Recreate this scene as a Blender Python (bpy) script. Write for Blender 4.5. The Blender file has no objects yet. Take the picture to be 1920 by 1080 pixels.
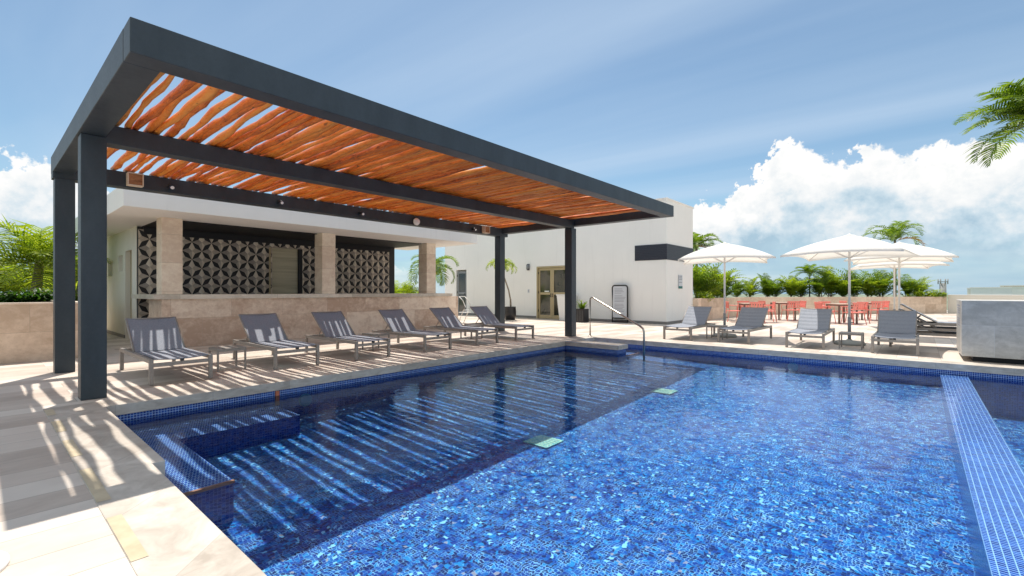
import bpy, bmesh, math, random
from mathutils import Vector, Matrix
R_ = math.radians
random.seed(7)
sc = bpy.context.scene
COL = sc.collection

# ------------------------------------------------------------------ camera
H = 1.2
YAW = R_(41.05)
cd = bpy.data.cameras.new('camera')
cam = bpy.data.objects.new('camera', cd); COL.objects.link(cam)
cam.location = (0, 0, H)
cam.rotation_euler = (R_(90), 0, YAW)
cd.sensor_width = 36.0
cd.lens = 875.0 / 1920 * 36.0
cd.shift_y = 6.0 / 1920
cd.clip_start = 0.05
cd.clip_end = 5000
sc.camera = cam
FW = (-math.sin(YAW), math.cos(YAW)); RT = (math.cos(YAW), math.sin(YAW))
def at(u, d):            # bearing (as a column of a 1920 wide survey picture) and distance -> plan point
    s = (u - 960) / 875.0 * d
    return (d * FW[0] + s * RT[0], d * FW[1] + s * RT[1])
def hz(v, d):            # height of a sight line at distance d
    return H - (v - 546) / 875.0 * d

# ------------------------------------------------------------------ exposure, sun
sc.view_settings.view_transform = 'Standard'
sc.view_settings.look = 'None'
sc.view_settings.gamma = 1
sc.view_settings.exposure = 0.50
sc.cycles.max_bounces = 10
sc.cycles.transparent_max_bounces = 12
SUN_DIR = Vector((0.27, -0.20, -1.0)).normalized()      # travelling direction
sd = bpy.data.lights.new('sun', 'SUN'); so = bpy.data.objects.new('sun', sd); COL.objects.link(so)
sd.energy = 3.75; sd.angle = R_(0.5); sd.color = (1.0, 0.955, 0.88)
so.rotation_euler = SUN_DIR.to_track_quat('-Z', 'Y').to_euler()
so.location = (-10, 8, 20)
SUN_EL = math.asin(-SUN_DIR.z)
SUN_AZ = math.atan2(-SUN_DIR.x, -SUN_DIR.y)             # clockwise from +Y

# ------------------------------------------------------------------ node helpers
class NT:
    def __init__(s, tree): s.t = tree; s.n = tree.nodes; s.l = tree.links
    def node(s, typ, **kw):
        n = s.n.new(typ)
        for k, v in kw.items():
            if k.startswith('i_'): 
                key = k[2:]
                key = int(key) if key.isdigit() else key.replace('_', ' ')
                s.set(n.inputs[key], v)
            else: setattr(n, k, v)
        return n
    def set(s, sock, v):
        if isinstance(v, bpy.types.NodeSocket): s.l.new(v, sock)
        else: sock.default_value = v
    def math(s, op, a, b=0.0, c=None, clamp=False):
        n = s.n.new('ShaderNodeMath'); n.operation = op; n.use_clamp = clamp
        s.set(n.inputs[0], a); s.set(n.inputs[1], b)
        if c is not None: s.set(n.inputs[2], c)
        return n.outputs[0]
    def vmath(s, op, a, b=(0, 0, 0)):
        n = s.n.new('ShaderNodeVectorMath'); n.operation = op
        s.set(n.inputs[0], a); s.set(n.inputs[1], b)
        return n.outputs[0]
    def mixc(s, f, a, b, mode='MIX'):
        n = s.n.new('ShaderNodeMix'); n.data_type = 'RGBA'; n.blend_type = mode
        s.set(n.inputs[0], f); s.set(n.inputs[6], a); s.set(n.inputs[7], b)
        return n.outputs[2]
    def ramp(s, f, stops, interp='LINEAR'):
        n = s.n.new('ShaderNodeValToRGB'); n.color_ramp.interpolation = interp
        e = n.color_ramp.elements
        while len(e) > 1: e.remove(e[-1])
        e[0].position = stops[0][0]; e[0].color = c4(stops[0][1])
        for p, c in stops[1:]:
            x = e.new(p); x.color = c4(c)
        s.set(n.inputs[0], f)
        return n.outputs[0]
    def noise(s, vec, scale=5.0, detail=3.0, rough=0.5, dist=0.0, out=0):
        n = s.n.new('ShaderNodeTexNoise')
        s.set(n.inputs['Vector'], vec); s.set(n.inputs['Scale'], scale); s.set(n.inputs['Detail'], detail)
        s.set(n.inputs['Roughness'], rough); s.set(n.inputs['Distortion'], dist)
        return n.outputs[out]
    def sep(s, v):
        n = s.n.new('ShaderNodeSeparateXYZ'); s.set(n.inputs[0], v); return n.outputs
    def comb(s, x, y, z):
        n = s.n.new('ShaderNodeCombineXYZ'); s.set(n.inputs[0], x); s.set(n.inputs[1], y); s.set(n.inputs[2], z); return n.outputs[0]
def c4(c):
    if isinstance(c, (int, float)): return (c, c, c, 1)
    return tuple(c) + (1,) if len(c) == 3 else tuple(c)

# ------------------------------------------------------------------ sky with clouds
w = bpy.data.worlds.new('World'); sc.world = w; w.use_nodes = True
def build_world():
    t = NT(w.node_tree); t.n.clear()
    sky = t.node('ShaderNodeTexSky', sky_type='NISHITA'); sky.sun_disc = False
    sky.sun_elevation = SUN_EL; sky.sun_rotation = SUN_AZ
    sky.air_density = 1.0; sky.dust_density = 0.6; sky.ozone_density = 1.6
    tc = t.n.new('ShaderNodeTexCoord'); d = tc.outputs['Generated']
    x, y, z = t.sep(d)
    az = t.math('MULTIPLY', t.math('ARCTAN2', x, y), 57.2958)          # degrees clockwise from +Y
    hor = t.math('SQRT', t.math('ADD', t.math('MULTIPLY', x, x), t.math('MULTIPLY', y, y)))
    el = t.math('MULTIPLY', t.math('ARCTAN2', z, hor), 57.2958)
    def px(u, v):
        a = math.degrees(math.atan((u - 960) / 875.0)) - 41.05
        k = math.cos(math.radians(a + 41.05))
        return a, math.degrees(math.atan((546 - v) / 875.0 * k))
    prof = [(-400,300),(-40,330),(0,296),(40,290),(75,325),(110,300),(170,330),(260,400),(420,500),(800,500),(1180,500),
            (1270,410),(1300,382),(1370,370),(1400,335),(1425,300),(1462,268),(1496,250),(1515,278),(1560,298),(1600,296),(1622,270),(1672,268),(1688,292),(1735,288),(1790,268),(1850,262),(1920,255),(2100,240),(2500,300)]
    pts = [px(*p) for p in prof]
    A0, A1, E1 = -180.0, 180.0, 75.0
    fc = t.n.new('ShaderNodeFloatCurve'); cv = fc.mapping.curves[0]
    cpts = [(0.0, 68/E1), (0.14, 60/E1), (0.205, 13/E1)] + [((a - A0) / (A1 - A0), e / E1) for a, e in pts] + [(0.575, 14/E1), (0.66, 55/E1), (1.0, 68/E1)]  # high cloud behind the camera is added to brighten the shaded fronts
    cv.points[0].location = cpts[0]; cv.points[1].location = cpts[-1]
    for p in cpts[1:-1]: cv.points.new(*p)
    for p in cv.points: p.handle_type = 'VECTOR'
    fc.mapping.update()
    n_big = t.noise(d, 9.0, 8.0, 0.62)
    n_med = t.noise(d, 24.0, 8.0, 0.62)
    azw = t.math('ADD', az, t.math('MULTIPLY', t.math('SUBTRACT', n_med, 0.5), 7.0))
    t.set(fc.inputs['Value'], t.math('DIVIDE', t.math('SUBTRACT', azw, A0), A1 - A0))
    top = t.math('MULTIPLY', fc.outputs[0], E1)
    top = t.math('ADD', top, t.math('MULTIPLY', t.math('SUBTRACT', n_med, 0.5), 6.0))
    n_hi = t.noise(d, 75.0, 5.0, 0.6)
    top = t.math('ADD', top, t.math('MULTIPLY', t.math('SUBTRACT', n_hi, 0.5), 2.2))
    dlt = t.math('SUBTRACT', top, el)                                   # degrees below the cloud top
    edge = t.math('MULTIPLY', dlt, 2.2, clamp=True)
    # lower fringe of the cumulus, uneven, lets bluish haze bands through
    low = t.math('ADD', 2.6, t.math('MULTIPLY', t.math('SUBTRACT', n_big, 0.5), 9.0))
    lowm = t.math('MULTIPLY', t.math('SUBTRACT', el, low), 0.35, clamp=True)
    mask = t.math('MULTIPLY', edge, t.math('ADD', 0.30, t.math('MULTIPLY', lowm, 0.70)))
    # cloud body shading: bright crowns, blue grey bellies
    rel = t.math('DIVIDE', dlt, t.math('MAXIMUM', top, 1.0))
    n_c = t.noise(t.vmath('MULTIPLY', d, (1, 1, 1.6)), 7.0, 7.0, 0.55)
    n_f = t.noise(d, 38.0, 5.0, 0.6)
    sh = t.math('ADD', t.math('MULTIPLY', rel, 1.25), t.math('MULTIPLY', t.math('SUBTRACT', n_c, 0.5), 1.9))
    sh = t.math('ADD', sh, t.math('MULTIPLY', t.math('SUBTRACT', n_f, 0.5), 0.95))
    ccol = t.ramp(sh, [(0.05, (0.73, 0.725, 0.715)), (0.38, (0.62, 0.645, 0.66)), (0.64, (0.45, 0.54, 0.60)), (0.95, (0.30, 0.42, 0.51))])
    # high veil of cirrus, drawn out in one direction
    rz = t.math('MAXIMUM', z, 0.06)
    pl = t.comb(t.math('DIVIDE', x, rz), t.math('DIVIDE', y, rz), 0.0)
    mp = t.node('ShaderNodeMapping'); t.set(mp.inputs[0], pl)
    mp.inputs['Rotation'].default_value = (0, 0, R_(-62)); mp.inputs['Scale'].default_value = (0.16, 1.0, 1.0)
    ci = t.noise(mp.outputs[0], 0.85, 6.0, 0.5, 0.3)
    cim = t.ramp(ci, [(0.36, 0.0), (0.70, 1.0)])
    cim = t.math('MULTIPLY', t.sep(cim)[0], 0.50)
    cim = t.math('ADD', cim, 0.06)
    # clear sky, warmed a little towards the veil colour
    skyc = t.mixc(1.0, sky.outputs[0], (0.086, 0.088, 0.091, 1), 'MULTIPLY')
    skyc = t.mixc(1.0, skyc, (0.95, 1.06, 1.0, 1), 'MULTIPLY')
    base = t.mixc(cim, skyc, (0.42, 0.52, 0.64, 1))
    hazef = t.math('MULTIPLY', t.math('SUBTRACT', 10.0, el), 0.06, clamp=True)
    nb = t.noise(t.vmath('MULTIPLY', d, (1, 1, 7.0)), 3.2, 5.0, 0.55)
    hazec = t.ramp(nb, [(0.40, (0.17, 0.36, 0.56)), (0.52, (0.34, 0.50, 0.64)), (0.66, (0.62, 0.70, 0.76))])
    base = t.mixc(hazef, base, hazec)
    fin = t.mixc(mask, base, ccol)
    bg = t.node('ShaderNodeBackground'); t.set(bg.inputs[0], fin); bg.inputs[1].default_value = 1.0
    out = t.node('ShaderNodeOutputWorld'); t.l.new(bg.outputs[0], out.inputs[0])
build_world()
w.cycles.sampling_method = 'MANUAL'; w.cycles.sample_map_resolution = 512

# ------------------------------------------------------------------ materials
MATS = {}
def mat(name, col=(0.5, 0.5, 0.5), rough=0.6, metal=0.0, fn=None, spec=0.5):
    m = bpy.data.materials.new(name); m.use_nodes = True
    t = NT(m.node_tree); p = t.n['Principled BSDF']
    p.inputs['Base Color'].default_value = c4(col); p.inputs['Roughness'].default_value = rough
    p.inputs['Metallic'].default_value = metal; p.inputs['Specular IOR Level'].default_value = spec
    if fn: fn(t, p)
    MATS[name] = m
    return m
def objc(t): return t.n.new('ShaderNodeTexCoord').outputs['Object']
def geo_pos(t): return t.n.new('ShaderNodeNewGeometry').outputs['Position']
def bump(t, p, h, strength=0.3, dist=0.01):
    b = t.node('ShaderNodeBump'); b.inputs['Strength'].default_value = strength; b.inputs['Distance'].default_value = dist
    t.set(b.inputs['Height'], h); t.l.new(b.outputs[0], p.inputs['Normal'])
def simple_noise(c1, c2, scale=4.0, detail=5.0, bmp=0.0, stretch=(1, 1, 1)):
    def fn(t, p):
        v = t.vmath('MULTIPLY', geo_pos(t), stretch)
        n = t.noise(v, scale, detail, 0.6)
        col = t.ramp(n, [(0.3, c1), (0.7, c2)])
        t.set(p.inputs['Base Color'], col)
        if bmp: bump(t, p, n, bmp)
    return fn
def brick(t, vec, c1, c2, mortar, bw, rh, ms=0.004, offset=0.5, smooth=0.1, bias=0.0):
    b = t.node('ShaderNodeTexBrick'); b.offset = offset
    t.set(b.inputs['Vector'], vec); b.inputs['Color1'].default_value = c4(c1); b.inputs['Color2'].default_value = c4(c2)
    b.inputs['Mortar'].default_value = c4(mortar); b.inputs['Scale'].default_value = 1.0
    b.inputs['Mortar Size'].default_value = ms; b.inputs['Mortar Smooth'].default_value = smooth; b.inputs['Bias'].default_value = bias
    b.inputs['Brick Width'].default_value = bw; b.inputs['Row Height'].default_value = rh
    return b
def stone_fn(dark, light, mort, bw, rh, k=1.0, veins=0.5):
    def fn(t, p):
        g = geo_pos(t); x, y, z = t.sep(g)
        v = t.comb(t.math('ADD', x, y), z, 0.0)
        b = brick(t, v, 0.0, 1.0, 0.5, bw, rh, 0.003, 0.5)
        cell = t.sep(b.outputs[0])[0]
        n1 = t.noise(t.vmath('ADD', t.vmath('MULTIPLY', g, (1, 1, 1.7)), t.vmath('MULTIPLY', b.outputs[0], (9.0, 5.0, 3.0))), 2.2 * k, 6.0, 0.66, 0.4); n2 = t.noise(g, 11.0 * k, 6.0, 0.72)
        f = t.math('ADD', t.math('MULTIPLY', n1, 0.75), t.math('MULTIPLY', n2, 0.45))
        f = t.math('ADD', f, t.math('MULTIPLY', t.math('SUBTRACT', cell, 0.5), 0.26))
        col = t.ramp(f, [(0.44, dark), (0.60, [(a + c) / 2 for a, c in zip(dark, light)]), (0.76, light)])
        vn = t.noise(t.vmath('ADD', g, (7, 3, 1)), 3.0 * k, 7.0, 0.7, 1.6)
        vm = t.ramp(t.math('ABSOLUTE', t.math('SUBTRACT', vn, 0.5)), [(0.0, 1.0), (0.02, 0.0)])
        vp = t.ramp(t.noise(g, 1.1 * k, 3.0, 0.5), [(0.52, 0.0), (0.66, 0.6)])
        col = t.mixc(t.math('MULTIPLY', t.math('MULTIPLY', t.sep(vm)[0], t.sep(vp)[0]), veins), col, c4([a * 0.62 for a in dark]))
        pit = t.noise(g, 60.0, 2.0, 0.5); pm = t.ramp(pit, [(0.66, 0.0), (0.72, 1.0)])
        col = t.mixc(t.math('MULTIPLY', t.sep(pm)[0], 0.35), col, c4([a * 0.5 for a in dark]))
        col = t.mixc(t.math('MULTIPLY', b.outputs['Fac'], 0.8), col, c4(mort))
        t.set(p.inputs['Base Color'], col)
        bump(t, p, t.math('SUBTRACT', t.math('MULTIPLY', n2, 0.5), b.outputs['Fac']), 0.25, 0.004)
    return fn
def deck_fn(t, p):
    g = geo_pos(t); x, y, z = t.sep(g)
    b = brick(t, t.comb(y, x, 0.0), 0.0, 1.0, 0.5, 1.15, 0.30, 0.0032, 0.37)
    cell = t.sep(b.outputs[0])[0]
    n1 = t.noise(t.vmath('MULTIPLY', g, (2.6, 0.9, 1)), 1.3, 6.0, 0.6, 0.6); n2 = t.noise(t.vmath('MULTIPLY', g, (1.4, 0.7, 1)), 12.0, 6.0, 0.65)
    n3 = t.noise(g, 0.35, 3.0, 0.5)
    f = t.math('ADD', t.math('MULTIPLY', n1, 0.55), t.math('MULTIPLY', n2, 0.30))
    f = t.math('ADD', f, t.math('MULTIPLY', cell, 0.50))
    f = t.math('ADD', f, t.math('MULTIPLY', t.math('SUBTRACT', n3, 0.5), 0.5))
    col = t.ramp(f, [(0.36, (0.42, 0.335, 0.27)), (0.62, (0.58, 0.485, 0.405)), (0.98, (0.70, 0.615, 0.53))])
    st = t.noise(g, 2.2, 6.0, 0.7, 1.0); sm = t.ramp(st, [(0.60, 0.0), (0.78, 1.0)])
    col = t.mixc(t.math('MULTIPLY', t.sep(sm)[0], 0.25), col, (0.36, 0.30, 0.23, 1))
    col = t.mixc(t.math('MULTIPLY', b.outputs['Fac'], 0.65), col, (0.22, 0.185, 0.15, 1))
    t.set(p.inputs['Base Color'], col)
    t.set(p.inputs['Roughness'], t.math('ADD', 0.42, t.math('MULTIPLY', n2, 0.3)))
    bump(t, p, t.math('SUBTRACT', t.math('MULTIPLY', n2, 0.4), b.outputs['Fac']), 0.2, 0.003)
def coping_fn(t, p):
    g = geo_pos(t); x, y, z = t.sep(g)
    b = brick(t, t.comb(t.math('ADD', x, y), 0.5, 0.0), 0.0, 1.0, 0.5, 0.9, 5.0, 0.003, 0.0)
    n1 = t.noise(t.vmath('MULTIPLY', g, (1, 1, 3)), 4.0, 7.0, 0.65, 0.8)
    f = t.math('ADD', n1, t.math('MULTIPLY', t.math('SUBTRACT', t.sep(b.outputs[0])[0], 0.5), 0.14))
    col = t.ramp(f, [(0.32, (0.40, 0.34, 0.28)), (0.5, (0.52, 0.455, 0.385)), (0.70, (0.64, 0.575, 0.50))])
    col = t.mixc(t.math('MULTIPLY', b.outputs['Fac'], 0.5), col, (0.25, 0.22, 0.19, 1))
    t.set(p.inputs['Base Color'], col); bump(t, p, n1, 0.15, 0.004)
def wood_fn(t, p):
    g = geo_pos(t)
    oi = t.n.new('ShaderNodeObjectInfo').outputs['Random']
    st = t.vmath('ADD', t.vmath('MULTIPLY', g, (4.0, 26.0, 26.0)), t.comb(oi, t.math('MULTIPLY', oi, 37.0), 0.0))
    n = t.noise(st, 1.5, 6.0, 0.65, 1.2); nb = t.noise(g, 4.0, 4.0, 0.6)
    f = t.math('ADD', t.math('MULTIPLY', n, 0.8), t.math('MULTIPLY', nb, 0.35))
    f = t.math('ADD', f, t.math('MULTIPLY', t.math('SUBTRACT', oi, 0.5), 0.30))
    col = t.ramp(f, [(0.28, (0.20, 0.040, 0.012)), (0.43, (0.64, 0.135, 0.015)), (0.60, (0.86, 0.24, 0.025)), (0.85, (0.92, 0.40, 0.08))])
    kn = t.noise(t.vmath('MULTIPLY', g, (1, 3, 3)), 7.0, 2.0, 0.5); km = t.ramp(kn, [(0.66, 0.0), (0.74, 1.0)])
    col = t.mixc(t.math('MULTIPLY', t.sep(km)[0], 0.6), col, (0.06, 0.018, 0.008, 1))
    t.set(p.inputs['Base Color'], col); bump(t, p, n, 0.6, 0.01)
def steel_fn(c1, c2):
    def fn(t, p):
        g = geo_pos(t)
        n = t.noise(t.vmath('MULTIPLY', g, (1, 1, 0.35)), 3.0, 6.0, 0.65); n2 = t.noise(g, 26.0, 5.0, 0.7)
        f = t.math('ADD', t.math('MULTIPLY', n, 0.7), t.math('MULTIPLY', n2, 0.3))
        t.set(p.inputs['Base Color'], t.ramp(f, [(0.35, c1), (0.68, c2)]))
        t.set(p.inputs['Roughness'], t.math('ADD', 0.34, t.math('MULTIPLY', n2, 0.25)))
        bump(t, p, n2, 0.06, 0.002)
    return fn
def mosaic_fn(kind):
    def fn(t, p):
        g = geo_pos(t); x, y, z = t.sep(g)
        if kind == 'floor':
            w3 = t.noise(g, 34.0, 2.0, 0.5, 0.0, 1); wv = t.noise(g, 3.5, 2.0, 0.5, 0.0, 1); w2 = t.noise(g, 14.0, 3.0, 0.6, 0.0, 1)
            v = t.vmath('ADD', g, t.vmath('MULTIPLY', t.vmath('SUBTRACT', wv, (0.5, 0.5, 0.5)), (0.11, 0.11, 0)))
            v = t.vmath('ADD', v, t.vmath('MULTIPLY', t.vmath('SUBTRACT', w2, (0.5, 0.5, 0.5)), (0.045, 0.045, 0)))
            v = t.vmath('ADD', v, t.vmath('MULTIPLY', t.vmath('SUBTRACT', w3, (0.5, 0.5, 0.5)), (0.036, 0.036, 0)))  # warp draws rippled-water distortion and sparkle into the tile pattern
            vx, vy, vz = t.sep(v)
            bk = brick(t, t.comb(vx, vy, 0.0), 0.0, 1.0, 0.5, 0.0245, 0.0245, 0.0026, 0.0, 0.2)
            r = t.sep(bk.outputs[0])[0]
            wn = t.node('ShaderNodeTexWhiteNoise', noise_dimensions='2D'); t.set(wn.inputs['Vector'], t.vmath('FLOOR', t.vmath('MULTIPLY', t.comb(vx, vy, 0.0), (1 / 0.0245, 1 / 0.0245, 0))))
            c = t.sep(wn.outputs['Color']); r = c[0]; r2 = c[1]
            big = t.noise(g, 0.9, 4.0, 0.6)
            rr = t.math('ADD', r, t.math('MULTIPLY', t.math('SUBTRACT', big, 0.5), 0.22), clamp=True)
            col = t.ramp(rr, [(0.0, (0.001, 0.008, 0.11)), (0.28, (0.001, 0.032, 0.25)), (0.52, (0.001, 0.070, 0.35)),
                              (0.74, (0.002, 0.125, 0.42)), (0.89, (0.006, 0.23, 0.54)), (0.965, (0.34, 0.64, 0.82))], 'CONSTANT')
            odd = t.ramp(r2, [(0.0, 0.0), (0.985, 1.0)], 'CONSTANT')
            col = t.mixc(t.math('MULTIPLY', t.sep(odd)[0], 0.8), col, (0.50, 0.36, 0.38, 1))
            gn = t.noise(g, 7.0, 4.0, 0.65); gmm = t.ramp(gn, [(0.40, 0.08), (0.62, 0.85)])
            col = t.mixc(t.math('MULTIPLY', bk.outputs['Fac'], t.sep(gmm)[0]), col, (0.34, 0.60, 0.86, 1))
        else:
            if kind == 'wall': v = t.comb(t.math('ADD', x, y), z, 0.0); bw, rh, ms, off = 0.027, 0.027, 0.0028, 0.0
            else: v = t.comb(y, x, 0.0); bw, rh, ms, off = 0.024, 0.0375, 0.0026, 0.5
            b = brick(t, v, 0.0, 1.0, 0.5, bw, rh, ms, off, 0.0)
            r = t.sep(b.outputs[0])[0]
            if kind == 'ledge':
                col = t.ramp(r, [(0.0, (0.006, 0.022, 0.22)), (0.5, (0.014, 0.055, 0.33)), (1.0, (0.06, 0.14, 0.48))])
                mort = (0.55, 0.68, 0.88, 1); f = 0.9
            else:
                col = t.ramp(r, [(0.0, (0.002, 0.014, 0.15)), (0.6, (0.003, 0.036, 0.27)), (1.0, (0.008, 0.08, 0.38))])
                mort = (0.36, 0.48, 0.70, 1); f = t.math('MULTIPLY', t.math('GREATER_THAN', z, -0.2), 0.72); f = t.math('ADD', f, 0.16)  # joints dimmed below the waterline, putting the underwater shade into the colour
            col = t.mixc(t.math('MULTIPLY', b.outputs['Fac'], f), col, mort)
        t.set(p.inputs['Base Color'], col)
    return fn
mat('deck_stone', rough=0.5, fn=deck_fn)
mat('coping_stone', rough=0.55, fn=coping_fn)
mat('inlay_stone', (0.50, 0.40, 0.22), 0.5, fn=simple_noise((0.50, 0.40, 0.26), (0.64, 0.53, 0.36), 9))
mat('travertine', rough=0.5, fn=stone_fn((0.58, 0.40, 0.29), (0.94, 0.78, 0.63), (0.5, 0.38, 0.29), 1.15, 0.62))
mat('travertine_column', rough=0.5, fn=stone_fn((0.72, 0.56, 0.43), (0.92, 0.79, 0.64), (0.4, 0.3, 0.22), 3.0, 0.6, 1.4, 0.25))
mat('travertine_wall', rough=0.5, fn=stone_fn((0.56, 0.40, 0.28), (0.80, 0.62, 0.47), (0.4, 0.3, 0.22), 0.9, 0.5))
mat('counter_stone', rough=0.35, fn=stone_fn((0.52, 0.45, 0.37), (0.76, 0.68, 0.58), (0.3, 0.26, 0.2), 2.0, 3.0, 1.2, 0.2))
mat('grey_stone', rough=0.5, fn=stone_fn((0.40, 0.375, 0.345), (0.60, 0.57, 0.53), (0.55, 0.55, 0.55), 1.05, 0.62, 1.3, 0.3))
def stucco_fn(c1, c2):
    def fn(t, p):
        g = geo_pos(t)
        n = t.noise(g, 0.8, 4, 0.6); dr = t.noise(t.vmath('MULTIPLY', g, (5, 5, 0.28)), 1.6, 5, 0.65); fi = t.noise(g, 45.0, 3, 0.6)
        col = t.ramp(n, [(0.3, c1), (0.7, c2)])
        dm = t.ramp(dr, [(0.56, 0.0), (0.80, 1.0)])
        col = t.mixc(t.math('MULTIPLY', t.sep(dm)[0], 0.35), col, c4([q * 0.80 for q in c1]))
        t.set(p.inputs['Base Color'], col); bump(t, p, fi, 0.12, 0.003)
    return fn
mat('white_stucco', (0.78, 0.765, 0.73), 0.8, fn=stucco_fn((0.86, 0.835, 0.80), (0.90, 0.875, 0.84)))
mat('cream_stucco', (0.72, 0.68, 0.60), 0.8, fn=simple_noise((0.76, 0.71, 0.62), (0.80, 0.75, 0.66), 1.5, 4, 0.03))
mat('skirting', (0.20, 0.19, 0.185), 0.6)
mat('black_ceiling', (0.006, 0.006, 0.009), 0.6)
mat('steel', rough=0.4, fn=steel_fn((0.018, 0.028, 0.038), (0.042, 0.056, 0.068)))
mat('wood', rough=0.42, fn=wood_fn)
mat('tile_light', (0.42, 0.37, 0.31), 0.7, fn=simple_noise((0.66, 0.57, 0.46), (0.80, 0.70, 0.58), 20))
mat('tile_mid', (0.30, 0.26, 0.22), 0.7, fn=simple_noise((0.44, 0.37, 0.30), (0.55, 0.47, 0.39), 20))
mat('tile_grey', (0.20, 0.18, 0.165), 0.7, fn=simple_noise((0.30, 0.26, 0.225), (0.38, 0.33, 0.285), 20))
mat('tile_black', (0.016, 0.015, 0.017), 0.6)
mat('shutter', (0.42, 0.38, 0.26), 0.55, fn=lambda t, p: t.set(p.inputs['Base Color'], t.ramp(t.noise(t.vmath('MULTIPLY', geo_pos(t), (0.1, 0.4, 9)), 1.5, 3), [(0.35, (0.48, 0.43, 0.29)), (0.65, (0.66, 0.60, 0.44))])))
mat('mosaic_floor', rough=0.35, fn=mosaic_fn('floor'))
mat('mosaic_wall', rough=0.2, fn=mosaic_fn('wall'))
mat('mosaic_ledge', rough=0.25, fn=mosaic_fn('ledge'))
mat('terracotta', (0.55, 0.17, 0.08), 0.6)
mat('mosaic_light', (0.06, 0.30, 0.42), 0.3)
mat('lens_cyan', (0.03, 0.22, 0.34), 0.3)
mat('drain_plastic', (0.62, 0.78, 0.55), 0.5, fn=lambda t, p: t.set(p.inputs['Base Color'], t.ramp(t.noise(geo_pos(t), 40, 3), [(0.42, (0.16, 0.45, 0.42)), (0.58, (0.62, 0.74, 0.50))])))
mat('lounger_metal', rough=0.45, metal=0.2, fn=simple_noise((0.27, 0.24, 0.215), (0.34, 0.305, 0.275), 30))
def sling_fn(t, p):
    o = objc(t)
    a = t.math('SINE', t.math('MULTIPLY', t.sep(o)[0], 900.0)); b = t.math('SINE', t.math('MULTIPLY', t.sep(o)[1], 420.0))
    n = t.noise(o, 60.0, 3.0, 0.6)
    f = t.math('ADD', t.math('MULTIPLY', t.math('ADD', a, b), 0.12), n)
    t.set(p.inputs['Base Color'], t.ramp(f, [(0.25, (0.20, 0.215, 0.255)), (0.8, (0.31, 0.33, 0.38))]))
mat('sling', rough=0.75, fn=sling_fn)
def fabric_fn(t, p):
    tr = t.node('ShaderNodeBsdfTranslucent'); tr.inputs[0].default_value = (0.92, 0.84, 0.72, 1)
    mx = t.node('ShaderNodeMixShader'); mx.inputs[0].default_value = 0.36
    out = t.n['Material Output']
    t.l.new(p.outputs[0], mx.inputs[1]); t.l.new(tr.outputs[0], mx.inputs[2]); t.l.new(mx.outputs[0], out.inputs[0])
mat('canopy_fabric', (0.86, 0.85, 0.83), 0.8, fn=fabric_fn)
mat('white_metal', (0.72, 0.70, 0.67), 0.4)
mat('umbrella_base', (0.32, 0.33, 0.32), 0.7)
mat('black_metal', (0.02, 0.02, 0.022), 0.35)
mat('chrome', (0.50, 0.46, 0.40), 0.33, 1.0)
mat('lamp_glass', (0.85, 0.85, 0.82), 0.25)
mat('lantern_wood', rough=0.5, fn=simple_noise((0.20, 0.075, 0.025), (0.44, 0.22, 0.09), 9, 5, 0, (1, 1, 3)))
mat('bleached_wood', (0.66, 0.55, 0.42), 0.6)
mat('coral_metal', (0.88, 0.26, 0.21), 0.5)
mat('brown_metal', (0.16, 0.11, 0.085), 0.5)
mat('table_top', (0.62, 0.50, 0.38), 0.4)
mat('door_frame', (0.50, 0.40, 0.24), 0.4, 0.3)
mat('grey_frame', (0.22, 0.23, 0.24), 0.4)
def glass_fn(t, p):
    n = t.noise(geo_pos(t), 1.1, 3, 0.5)
    t.set(p.inputs['Base Color'], t.ramp(n, [(0.35, (0.020, 0.024, 0.018)), (0.65, (0.10, 0.085, 0.06))]))
mat('dark_glass', (0.03, 0.035, 0.03), 0.04, fn=glass_fn, spec=0.9)
mat('louver', (0.035, 0.038, 0.055), 0.45)
mat('pot_black', (0.018, 0.016, 0.018), 0.3)
mat('white_plastic', (0.80, 0.79, 0.77), 0.4)
mat('rules_panel', (0.60, 0.62, 0.66), 0.4)
mat('ink_grey', (0.33, 0.33, 0.37), 0.6)
mat('ink_teal', (0.02, 0.16, 0.15), 0.6)
mat('slot_brown', (0.10, 0.055, 0.03), 0.6)
mat('concrete', rough=0.85, fn=simple_noise((0.30, 0.29, 0.27), (0.42, 0.41, 0.39), 2))
mat('soil', (0.08, 0.055, 0.035), 0.9)
mat('orange_fruit', (0.85, 0.34, 0.02), 0.5)
mat('trunk', rough=0.85, fn=lambda t, p: t.set(p.inputs['Base Color'], t.ramp(t.noise(t.vmath('MULTIPLY', geo_pos(t), (3, 3, 14)), 2.0, 5), [(0.35, (0.14, 0.105, 0.075)), (0.65, (0.34, 0.28, 0.21))])))
def leaf_fn(c1, c2, c3):
    def fn(t, p):
        g = geo_pos(t)
        n = t.noise(g, 6.0, 2.0, 0.5); n2 = t.noise(g, 28.0, 1.0, 0.5)
        f = t.math('ADD', t.math('MULTIPLY', n, 0.55), t.math('MULTIPLY', n2, 0.45))
        col = t.ramp(f, [(0.35, c1), (0.50, c2), (0.68, c3)])
        t.set(p.inputs['Base Color'], col)
        tr = t.node('ShaderNodeBsdfTranslucent'); t.set(tr.inputs[0], t.mixc(1.0, col, (1.35, 1.35, 0.6, 1), 'MULTIPLY'))
        mx = t.node('ShaderNodeMixShader'); mx.inputs[0].default_value = 0.52
        t.l.new(p.outputs[0], mx.inputs[1]); t.l.new(tr.outputs[0], mx.inputs[2]); t.l.new(mx.outputs[0], t.n['Material Output'].inputs[0])
    return fn
mat('leaf_green', rough=0.45, fn=leaf_fn((0.035, 0.080, 0.010), (0.12, 0.20, 0.018), (0.29, 0.37, 0.032)))
mat('leaf_bright', rough=0.45, fn=leaf_fn((0.08, 0.145, 0.012), (0.25, 0.34, 0.025), (0.48, 0.51, 0.05)))
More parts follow.
